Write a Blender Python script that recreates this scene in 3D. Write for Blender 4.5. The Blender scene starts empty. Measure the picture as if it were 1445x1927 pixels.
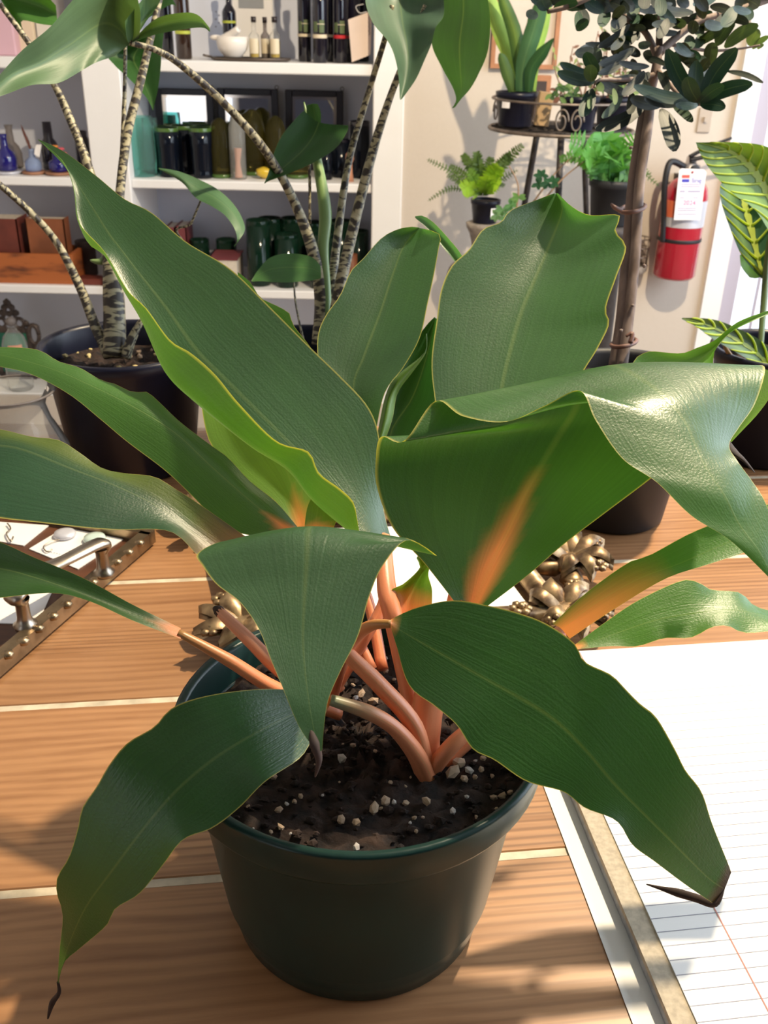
import bpy, math, random
from mathutils import Vector, Matrix
random.seed(7)
SC = bpy.context.scene
COL = SC.collection

# ------------------------------------------------------------------ camera
F_PX = 1800.0
PITCH = math.radians(27.24)
ROLL = math.radians(1.27)
TZ = 0.75                       # table top height
CAM = Vector((0, 0, TZ + 0.39865))
cs, sn = math.cos(PITCH), math.sin(PITCH)
cr, sr = math.cos(ROLL), math.sin(ROLL)
FW = Vector((0, cs, -sn)); UP0 = Vector((0, sn, cs)); RT0 = Vector((1, 0, 0))
cam_d = bpy.data.cameras.new('camera'); cam = bpy.data.objects.new('camera', cam_d)
COL.objects.link(cam)
RT = RT0*cr + UP0*sr; UP = UP0*cr - RT0*sr
M = Matrix.Identity(4)
for i in range(3):
    M[i][0] = RT[i]; M[i][1] = UP[i]; M[i][2] = -FW[i]; M[i][3] = CAM[i]
cam.matrix_world = M
cam_d.sensor_fit = 'HORIZONTAL'; cam_d.sensor_width = 36; cam_d.lens = F_PX/1445*36
cam_d.clip_start = 0.01
cam_d.dof.use_dof = True; cam_d.dof.focus_distance = 0.43; cam_d.dof.aperture_fstop = 40
SC.camera = cam

# ------------------------------------------------------------------ world, light, exposure
w = bpy.data.worlds.new('world'); SC.world = w; w.use_nodes = True
bg = w.node_tree.nodes['Background']
bg.inputs[0].default_value = (0.93, 0.965, 1.0, 1); bg.inputs[1].default_value = 1.8
SC.view_settings.view_transform = 'Standard'; SC.view_settings.look = 'None'
SC.view_settings.exposure = 0.0; SC.view_settings.gamma = 1.0
SC.view_settings.use_curve_mapping = False

def light(name, typ, loc, energy, color, target=None, **kw):
    l = bpy.data.lights.new(name, typ); l.energy = energy; l.color = color
    for k, v in kw.items(): setattr(l, k, v)
    o = bpy.data.objects.new(name, l); COL.objects.link(o); o.location = loc
    if target is not None:
        o.rotation_euler = (Vector(target)-Vector(loc)).to_track_quat('-Z', 'Y').to_euler()
    return o
LAMP = (0.62, 1.04, 2.10); AIM = (0.12, 1.25, 0.75)
light('spot_bulb', 'SPOT', LAMP, 170, (1.0, 0.82, 0.56), AIM, shadow_soft_size=0.022, spot_size=math.radians(150), spot_blend=0.5)
light('window_daylight', 'AREA', (1.93, 1.2, 1.45), 58, (0.76, 0.88, 1.0), (0, 1.0, 0.9), shape='RECTANGLE', size=2.4, size_y=1.7)

# ------------------------------------------------------------------ pixel helpers
def ray(px, py):
    a = px-722.5; b = py-963.5
    u = (a*cr+b*sr)/F_PX; v = (-a*sr+b*cr)/F_PX
    return FW + RT0*u - UP0*v
def PD(x, y, d): return CAM + ray(x, y)*d
def PZ(x, y, z):
    r = ray(x, y); return CAM + r*((z-CAM.z)/r.z)
def PY(x, y, Y):
    r = ray(x, y); return CAM + r*(Y/r.y)
def pix(P):
    q = Vector(P)-CAM; z = q.dot(FW); u = F_PX*q.x/z; v = -F_PX*q.dot(UP0)/z
    return 722.5+u*cr-v*sr, 963.5+u*sr+v*cr, z
def X_at(px, Y, z):
    x = 0.0
    for _ in range(6):
        p = pix((x, Y, z)); x += (px-p[0])*p[2]/F_PX
    return x

# ------------------------------------------------------------------ object helpers
def thing(name, label, cat, loc=(0, 0, 0), group=None):
    o = bpy.data.objects.new(name, None); COL.objects.link(o); o.location = loc
    o.empty_display_size = 0.02
    o['label'] = label; o['category'] = cat
    if group: o['group'] = group
    return o
def wloc(o):
    v = Vector((0, 0, 0))
    while o is not None: v += o.location; o = o.parent
    return v
def obj(name, geo, mat, parent=None, label=None, cat=None, group=None, kind=None, smooth=True, uv=None, col=None):
    """geo = (verts, faces) in world coordinates"""
    V, Fc = geo
    V = [Vector(v) for v in V]
    if parent is not None: org = wloc(parent); loc = Vector((0, 0, 0))
    else:
        n = len(V); zmin = min(v.z for v in V)
        org = Vector((sum(v.x for v in V)/n, sum(v.y for v in V)/n, zmin)); loc = org
    me = bpy.data.meshes.new(name); me.from_pydata([v-org for v in V], [], Fc)
    if smooth: me.polygons.foreach_set('use_smooth', [True]*len(me.polygons))
    if uv:
        l = me.uv_layers.new(name='UVMap')
        for lp in me.loops: l.data[lp.index].uv = uv[lp.vertex_index]
    if col:
        a = me.color_attributes.new('col', 'FLOAT_COLOR', 'POINT')
        for i, c in enumerate(col): a.data[i].color = (c[0], c[1], c[2], 1)
    me.materials.append(mat); me.update()
    o = bpy.data.objects.new(name, me); COL.objects.link(o); o.location = loc
    if parent is not None: o.parent = parent
    if label: o['label'] = label
    if cat: o['category'] = cat
    if group: o['group'] = group
    if kind: o['kind'] = kind
    return o
def join(*gs):
    V, Fc = [], []
    for g in gs:
        k = len(V); V += list(g[0]); Fc += [tuple(i+k for i in f) for f in g[1]]
    return V, Fc
def box(x0, x1, y0, y1, z0, z1, bv=0.0):
    if bv <= 0:
        V = [(x, y, z) for z in (z0, z1) for y in (y0, y1) for x in (x0, x1)]
        return [Vector(v) for v in V], [(0, 2, 3, 1), (4, 5, 7, 6), (0, 1, 5, 4), (2, 6, 7, 3), (0, 4, 6, 2), (1, 3, 7, 5)]
    lay = [(z0, bv), (z0+bv, 0), (z1-bv, 0), (z1, bv)]
    V = []; Fc = []
    for z, s in lay:
        a0, a1, b0, b1 = x0+s, x1-s, y0+s, y1-s
        k = bv if s == 0 else bv*0.6
        V += [(a0+k, b0, z), (a1-k, b0, z), (a1, b0+k, z), (a1, b1-k, z), (a1-k, b1, z), (a0+k, b1, z), (a0, b1-k, z), (a0, b0+k, z)]
    for j in range(3):
        for i in range(8): Fc.append((j*8+i, j*8+(i+1) % 8, j*8+8+(i+1) % 8, j*8+8+i))
    Fc.append(tuple(range(7, -1, -1))); Fc.append(tuple(range(24, 32)))
    return [Vector(v) for v in V], Fc
def xf(g, m):
    return [m @ Vector(v) for v in g[0]], g[1]
def rotz(g, a, c=(0, 0, 0)):
    m = Matrix.Translation(c) @ Matrix.Rotation(a, 4, 'Z') @ Matrix.Translation(-Vector(c)); return xf(g, m)
def lathe(prof, cx=0, cy=0, cz=0, n=32, cap0=True, cap1=False):
    V = []; Fc = []
    for r, z in prof:
        for i in range(n):
            a = 2*math.pi*i/n; V.append(Vector((cx+r*math.cos(a), cy+r*math.sin(a), cz+z)))
    for j in range(len(prof)-1):
        for i in range(n): Fc.append((j*n+i, j*n+(i+1) % n, (j+1)*n+(i+1) % n, (j+1)*n+i))
    if cap0: Fc.append(tuple(range(n-1, -1, -1)))
    if cap1: Fc.append(tuple(range((len(prof)-1)*n, len(prof)*n)))
    return V, Fc
def crom(P, t):
    n = len(P)-1; s = max(0, min(n-1e-9, t*n)); i = int(s); f = s-i
    p0 = P[max(i-1, 0)]; p1 = P[i]; p2 = P[i+1]; p3 = P[min(i+2, n)]
    return 0.5*((2*p1)+(p2-p0)*f+(2*p0-5*p1+4*p2-p3)*f*f+(3*p1-p0-3*p2+p3)*f*f*f)
def lin(L, t):
    if not isinstance(L, (list, tuple)): return L
    n = len(L)-1
    if n == 0: return L[0]
    s = max(0, min(n-1e-9, t*n)); i = int(s); f = s-i
    return L[i]*(1-f)+L[i+1]*f
def arcs(P):
    c = [0]
    for a, b in zip(P, P[1:]): c.append(c[-1]+(b-a).length)
    return [x/c[-1] for x in c] if c[-1] > 0 else [i/(len(P)-1) for i in range(len(P))]
def arc_at(P, c, t):
    for i in range(len(c)-1):
        if t <= c[i+1]+1e-12:
            f = (t-c[i])/max(c[i+1]-c[i], 1e-9); return crom(P, (i+f)/(len(P)-1))
    return P[-1].copy()
def tube(P, R, n=8, seg=None, cap=True, flat=1.0):
    P = [Vector(p) for p in P]; m = seg or (len(P)-1)*5; V = []; Fc = []
    if len(P) == 2: m = seg or 1
    up = Vector((0.13, 0.21, 1)).normalized(); prev = None
    for j in range(m+1):
        t = j/m; p = crom(P, t); q = crom(P, min(1, t+.01)); q0 = crom(P, max(0, t-.01)); T = (q-q0).normalized()
        if prev is None:
            a = T.cross(up)
            if a.length < .05: a = T.cross(Vector((1, 0, 0)))
        else: a = prev-T*prev.dot(T)
        a.normalize(); prev = a; b = T.cross(a); r = lin(R, t)
        for i in range(n):
            th = 2*math.pi*i/n; V.append(p+a*(r*math.cos(th))+b*(r*flat*math.sin(th)))
    for j in range(m):
        for i in range(n): Fc.append((j*n+i, j*n+(i+1) % n, (j+1)*n+(i+1) % n, (j+1)*n+i))
    if cap: Fc += [tuple(range(n-1, -1, -1)), tuple(range(m*n, m*n+n))]
    return V, Fc
def ico(c, r, sub=1, jit=0.0, sc=(1, 1, 1), rnd=random):
    import bmesh
    bm = bmesh.new(); bmesh.ops.create_icosphere(bm, subdivisions=sub, radius=1)
    V = [];
    for v in bm.verts:
        k = 1+rnd.uniform(-jit, jit); V.append(Vector(c)+Vector((v.co.x*sc[0], v.co.y*sc[1], v.co.z*sc[2]))*r*k)
    Fc = [tuple(v.index for v in f.verts) for f in bm.faces]; bm.free(); return V, Fc
def prism(pts, h):
    """closed polygon pts (Vectors) extruded along vector h"""
    n = len(pts); V = [Vector(p) for p in pts]+[Vector(p)+Vector(h) for p in pts]
    return V, [tuple(range(n-1, -1, -1)), tuple(range(n, 2*n))]+[(i, (i+1) % n, n+(i+1) % n, n+i) for i in range(n)]
def grid_faces(N, Mm):
    return [(j*Mm+i, j*Mm+i+1, (j+1)*Mm+i+1, (j+1)*Mm+i) for j in range(N-1) for i in range(Mm-1)]

# ------------------------------------------------------------------ materials
def nodes(name):
    m = bpy.data.materials.new(name); m.use_nodes = True; nt = m.node_tree
    return m, nt, nt.nodes['Principled BSDF'], nt.nodes['Material Output']
def N(nt, t, **kw):
    n = nt.nodes.new(t)
    for k, v in kw.items():
        if k.startswith('i_'): n.inputs[int(k[2:]) if k[2:].isdigit() else k[2:]].default_value = v
        else: setattr(n, k, v)
    return n
def mk(name, c, rough=0.5, metal=0.0, spec=0.5, noise=0.0, nscale=30.0, c2=None, bump=0.0, coat=0.0, coords='Object', stretch=(1, 1, 1), ramp=(0.35, 0.65)):
    m, nt, b, out = nodes(name)
    b.inputs['Roughness'].default_value = rough; b.inputs['Metallic'].default_value = metal
    b.inputs['Specular IOR Level'].default_value = spec; b.inputs['Coat Weight'].default_value = coat
    c = tuple(c)+(1,)
    if noise or c2 or bump:
        tc = N(nt, 'ShaderNodeTexCoord'); mp = N(nt, 'ShaderNodeMapping'); mp.inputs['Scale'].default_value = stretch
        nt.links.new(tc.outputs[coords], mp.inputs[0])
        nz = N(nt, 'ShaderNodeTexNoise'); nz.inputs['Scale'].default_value = nscale; nz.inputs['Detail'].default_value = 4
        nt.links.new(mp.outputs[0], nz.inputs['Vector'])
        rp = N(nt, 'ShaderNodeValToRGB'); rp.color_ramp.elements[0].position = ramp[0]; rp.color_ramp.elements[1].position = ramp[1]
        lo = tuple(x*(1-noise) for x in c[:3])+(1,)
        rp.color_ramp.elements[0].color = lo if c2 is None else tuple(c2)+(1,); rp.color_ramp.elements[1].color = c
        nt.links.new(nz.outputs['Fac'], rp.inputs[0]); nt.links.new(rp.outputs[0], b.inputs['Base Color'])
        if bump:
            bp = N(nt, 'ShaderNodeBump'); bp.inputs['Strength'].default_value = bump; bp.inputs['Distance'].default_value = 0.002
            nt.links.new(nz.outputs['Fac'], bp.inputs['Height']); nt.links.new(bp.outputs[0], b.inputs['Normal'])
    else: b.inputs['Base Color'].default_value = c
    return m
def glass(name, c, rough=0.03, alpha=0.25, ior=1.45):
    """thin glass: tinted see-through mixed with a glossy coat (no heavy refraction)"""
    m, nt, b, out = nodes(name)
    b.inputs['Base Color'].default_value = tuple(c)+(1,); b.inputs['Roughness'].default_value = rough
    tr = N(nt, 'ShaderNodeBsdfTransparent'); tr.inputs[0].default_value = tuple(min(1, x*1.0) for x in c)+(1,)
    gl = N(nt, 'ShaderNodeBsdfGlossy'); gl.inputs['Roughness'].default_value = rough; gl.inputs[0].default_value = (1, 1, 1, 1)
    lw = N(nt, 'ShaderNodeLayerWeight'); lw.inputs[0].default_value = 0.10
    mx = N(nt, 'ShaderNodeMixShader'); nt.links.new(lw.outputs['Fresnel'], mx.inputs[0]); nt.links.new(tr.outputs[0], mx.inputs[1]); nt.links.new(gl.outputs[0], mx.inputs[2])
    m2 = N(nt, 'ShaderNodeMixShader'); m2.inputs[0].default_value = alpha
    nt.links.new(mx.outputs[0], m2.inputs[1]); nt.links.new(b.outputs[0], m2.inputs[2]); nt.links.new(m2.outputs[0], out.inputs[0])
    return m
def leafmat(name, margin=(0.50, 0.46, 0.12), mw=0.965, rough=0.36, trans=0.28, vein=0.35, uscale=55, fleck=0.3, spec=0.5):
    m, nt, b, out = nodes(name)
    at = N(nt, 'ShaderNodeAttribute', attribute_name='col')
    uv = N(nt, 'ShaderNodeTexCoord'); sp = N(nt, 'ShaderNodeSeparateXYZ'); nt.links.new(uv.outputs['UV'], sp.inputs[0])
    mp = N(nt, 'ShaderNodeMapping'); mp.inputs['Scale'].default_value = (uscale, 1.2, 1); nt.links.new(uv.outputs['UV'], mp.inputs[0])
    nz = N(nt, 'ShaderNodeTexNoise'); nz.inputs['Scale'].default_value = 1.0; nz.inputs['Detail'].default_value = 3; nt.links.new(mp.outputs[0], nz.inputs['Vector'])
    n2 = N(nt, 'ShaderNodeTexNoise'); n2.inputs['Scale'].default_value = 900; n2.inputs['Detail'].default_value = 2; nt.links.new(uv.outputs['Object'], n2.inputs['Vector'])
    n3 = N(nt, 'ShaderNodeTexNoise'); n3.inputs['Scale'].default_value = 18; nt.links.new(uv.outputs['Object'], n3.inputs['Vector'])
    # brightness multiplier from veins and blotches
    mr = N(nt, 'ShaderNodeMapRange'); mr.inputs[1].default_value = 0.3; mr.inputs[2].default_value = 0.7; mr.inputs[3].default_value = 1-vein; mr.inputs[4].default_value = 1+vein*0.5
    nt.links.new(nz.outputs['Fac'], mr.inputs[0])
    mb = N(nt, 'ShaderNodeMapRange'); mb.inputs[1].default_value = 0.3; mb.inputs[2].default_value = 0.7; mb.inputs[3].default_value = 0.85; mb.inputs[4].default_value = 1.15
    nt.links.new(n3.outputs['Fac'], mb.inputs[0])
    mu = N(nt, 'ShaderNodeMath', operation='MULTIPLY'); nt.links.new(mr.outputs[0], mu.inputs[0]); nt.links.new(mb.outputs[0], mu.inputs[1])
    vm = N(nt, 'ShaderNodeVectorMath', operation='SCALE'); nt.links.new(at.outputs['Color'], vm.inputs[0]); nt.links.new(mu.outputs[0], vm.inputs['Scale'])
    # margin line
    su = N(nt, 'ShaderNodeMath', operation='SUBTRACT'); su.inputs[1].default_value = 0.5; nt.links.new(sp.outputs[0], su.inputs[0])
    ab = N(nt, 'ShaderNodeMath', operation='ABSOLUTE'); nt.links.new(su.outputs[0], ab.inputs[0])
    mm = N(nt, 'ShaderNodeMapRange'); mm.inputs[1].default_value = mw*0.5; mm.inputs[2].default_value = max(0.5, mw*0.5+0.02); nt.links.new(ab.outputs[0], mm.inputs[0])
    # midrib line
    rb = N(nt, 'ShaderNodeMapRange'); rb.inputs[1].default_value = 0.018; rb.inputs[2].default_value = 0.004; rb.inputs[3].default_value = 0; rb.inputs[4].default_value = 0.16
    nt.links.new(ab.outputs[0], rb.inputs[0])
    mxr = N(nt, 'ShaderNodeMixRGB'); mxr.inputs[2].default_value = (0.26, 0.34, 0.12, 1); nt.links.new(rb.outputs[0], mxr.inputs[0]); nt.links.new(vm.outputs[0], mxr.inputs[1])
    mx = N(nt, 'ShaderNodeMixRGB'); mx.inputs[2].default_value = tuple(margin)+(1,); nt.links.new(mm.outputs[0], mx.inputs[0]); nt.links.new(mxr.outputs[0], mx.inputs[1])
    nt.links.new(mx.outputs[0], b.inputs['Base Color']); b.inputs['Roughness'].default_value = rough; b.inputs['Specular IOR Level'].default_value = spec
    ad = N(nt, 'ShaderNodeMath', operation='MULTIPLY_ADD'); ad.inputs[1].default_value = fleck; nt.links.new(n2.outputs['Fac'], ad.inputs[0]); nt.links.new(nz.outputs['Fac'], ad.inputs[2])
    bp = N(nt, 'ShaderNodeBump'); bp.inputs['Strength'].default_value = 0.22; bp.inputs['Distance'].default_value = 0.0008
    nt.links.new(ad.outputs[0], bp.inputs['Height']); nt.links.new(bp.outputs[0], b.inputs['Normal'])
    tl = N(nt, 'ShaderNodeBsdfTranslucent'); tm = N(nt, 'ShaderNodeMixRGB', blend_type='MULTIPLY'); tm.inputs[0].default_value = 1; tm.inputs[2].default_value = (2.6, 2.6, 0.8, 1)
    nt.links.new(mx.outputs[0], tm.inputs[1]); nt.links.new(tm.outputs[0], tl.inputs[0])
    ms = N(nt, 'ShaderNodeMixShader'); ms.inputs[0].default_value = trans
    nt.links.new(b.outputs[0], ms.inputs[1]); nt.links.new(tl.outputs[0], ms.inputs[2]); nt.links.new(ms.outputs[0], out.inputs[0])
    return m
def woodmat(name, c1, c2, scale=1.0, rough=0.38, axis=0):
    m, nt, b, out = nodes(name)
    tc = N(nt, 'ShaderNodeTexCoord'); oi = N(nt, 'ShaderNodeObjectInfo')
    ad = N(nt, 'ShaderNodeVectorMath', operation='ADD'); cb = N(nt, 'ShaderNodeCombineXYZ')
    ml = N(nt, 'ShaderNodeMath', operation='MULTIPLY'); ml.inputs[1].default_value = 37.0; nt.links.new(oi.outputs['Random'], ml.inputs[0])
    for i in range(3): nt.links.new(ml.outputs[0], cb.inputs[i])
    nt.links.new(tc.outputs['Object'], ad.inputs[0]); nt.links.new(cb.outputs[0], ad.inputs[1])
    # warp so grain lines wander
    nw = N(nt, 'ShaderNodeTexNoise'); nw.inputs['Scale'].default_value = 6*scale; nt.links.new(ad.outputs[0], nw.inputs['Vector'])
    sc1 = [9, 9, 9]; sc1[axis] = 0.55
    mp = N(nt, 'ShaderNodeMapping'); mp.inputs['Scale'].default_value = tuple(x*scale*9 for x in sc1); nt.links.new(ad.outputs[0], mp.inputs[0])
    va = N(nt, 'ShaderNodeVectorMath', operation='MULTIPLY_ADD'); va.inputs[1].default_value = (1.6, 1.6, 1.6)
    nt.links.new(nw.outputs['Color'], va.inputs[0]); nt.links.new(mp.outputs[0], va.inputs[2])
    nz = N(nt, 'ShaderNodeTexNoise'); nz.inputs['Scale'].default_value = 1.0; nz.inputs['Detail'].default_value = 5; nz.inputs['Roughness'].default_value = 0.62; nt.links.new(va.outputs[0], nz.inputs['Vector'])
    wv = N(nt, 'ShaderNodeTexWave', wave_type='BANDS', bands_direction='YXZ'[axis]); wv.inputs['Scale'].default_value = 0.55; wv.inputs['Distortion'].default_value = 3.0; wv.inputs['Detail'].default_value = 2.5
    nt.links.new(va.outputs[0], wv.inputs['Vector'])
    mxf = N(nt, 'ShaderNodeMixRGB'); mxf.inputs[0].default_value = 0.16; nt.links.new(nz.outputs['Fac'], mxf.inputs[1]); nt.links.new(wv.outputs['Fac'], mxf.inputs[2])
    rp = N(nt, 'ShaderNodeValToRGB'); e = rp.color_ramp.elements
    e[0].position = 0.22; e[0].color = tuple(c2)+(1,); e[1].position = 0.55; e[1].color = tuple(c1)+(1,)
    x = e.new(0.8); x.color = tuple(min(1, k*1.15) for k in c1)+(1,)
    nt.links.new(mxf.outputs[0], rp.inputs[0])
    mp2 = N(nt, 'ShaderNodeMapping'); s2 = [1, 1, .3]; s2[axis] = .055; mp2.inputs['Scale'].default_value = tuple(s2); nt.links.new(ad.outputs[0], mp2.inputs[0])
    w2 = N(nt, 'ShaderNodeTexWave', wave_type='BANDS', bands_direction='YXZ'[axis]); w2.inputs['Scale'].default_value = 62*scale; w2.inputs['Distortion'].default_value = 9; w2.inputs['Detail'].default_value = 2; w2.inputs['Detail Scale'].default_value = .35
    nt.links.new(mp2.outputs[0], w2.inputs['Vector'])
    r2 = N(nt, 'ShaderNodeMapRange'); r2.inputs[1].default_value = .45; r2.inputs[2].default_value = 0.02; nt.links.new(w2.outputs['Fac'], r2.inputs[0])
    nm = N(nt, 'ShaderNodeTexNoise'); nm.inputs['Scale'].default_value = 5; nm.inputs['Detail'].default_value = 1; nt.links.new(mp2.outputs[0], nm.inputs['Vector'])
    mp3 = N(nt, 'ShaderNodeMapping'); s3 = [14, 14, 14]; s3[axis] = 2.2; mp3.inputs['Scale'].default_value = tuple(s3); nt.links.new(ad.outputs[0], mp3.inputs[0])
    nt.links.new(mp3.outputs[0], nm.inputs['Vector']); nm.inputs['Scale'].default_value = 1
    r3 = N(nt, 'ShaderNodeMapRange'); r3.inputs[1].default_value = .42; r3.inputs[2].default_value = .62; r3.inputs[3].default_value = .06; r3.inputs[4].default_value = .62; nt.links.new(nm.outputs['Fac'], r3.inputs[0])
    mm = N(nt, 'ShaderNodeMath', operation='MULTIPLY'); nt.links.new(r2.outputs[0], mm.inputs[0]); nt.links.new(r3.outputs[0], mm.inputs[1])
    mxl = N(nt, 'ShaderNodeMixRGB'); mxl.inputs[2].default_value = tuple(k*.62 for k in c2)+(1,); nt.links.new(mm.outputs[0], mxl.inputs[0]); nt.links.new(rp.outputs[0], mxl.inputs[1])
    rp = mxl
    hs = N(nt, 'ShaderNodeHueSaturation'); vr = N(nt, 'ShaderNodeMapRange'); vr.inputs[3].default_value = 0.88; vr.inputs[4].default_value = 1.1
    nt.links.new(oi.outputs['Random'], vr.inputs[0]); nt.links.new(vr.outputs[0], hs.inputs['Value']); nt.links.new(rp.outputs[0], hs.inputs['Color'])
    nt.links.new(hs.outputs[0], b.inputs['Base Color']); b.inputs['Roughness'].default_value = rough
    bp = N(nt, 'ShaderNodeBump'); bp.inputs['Strength'].default_value = 0.12; bp.inputs['Distance'].default_value = 0.001; nt.links.new(mxf.outputs[0], bp.inputs['Height']); nt.links.new(bp.outputs[0], b.inputs['Normal'])
    return m
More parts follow.
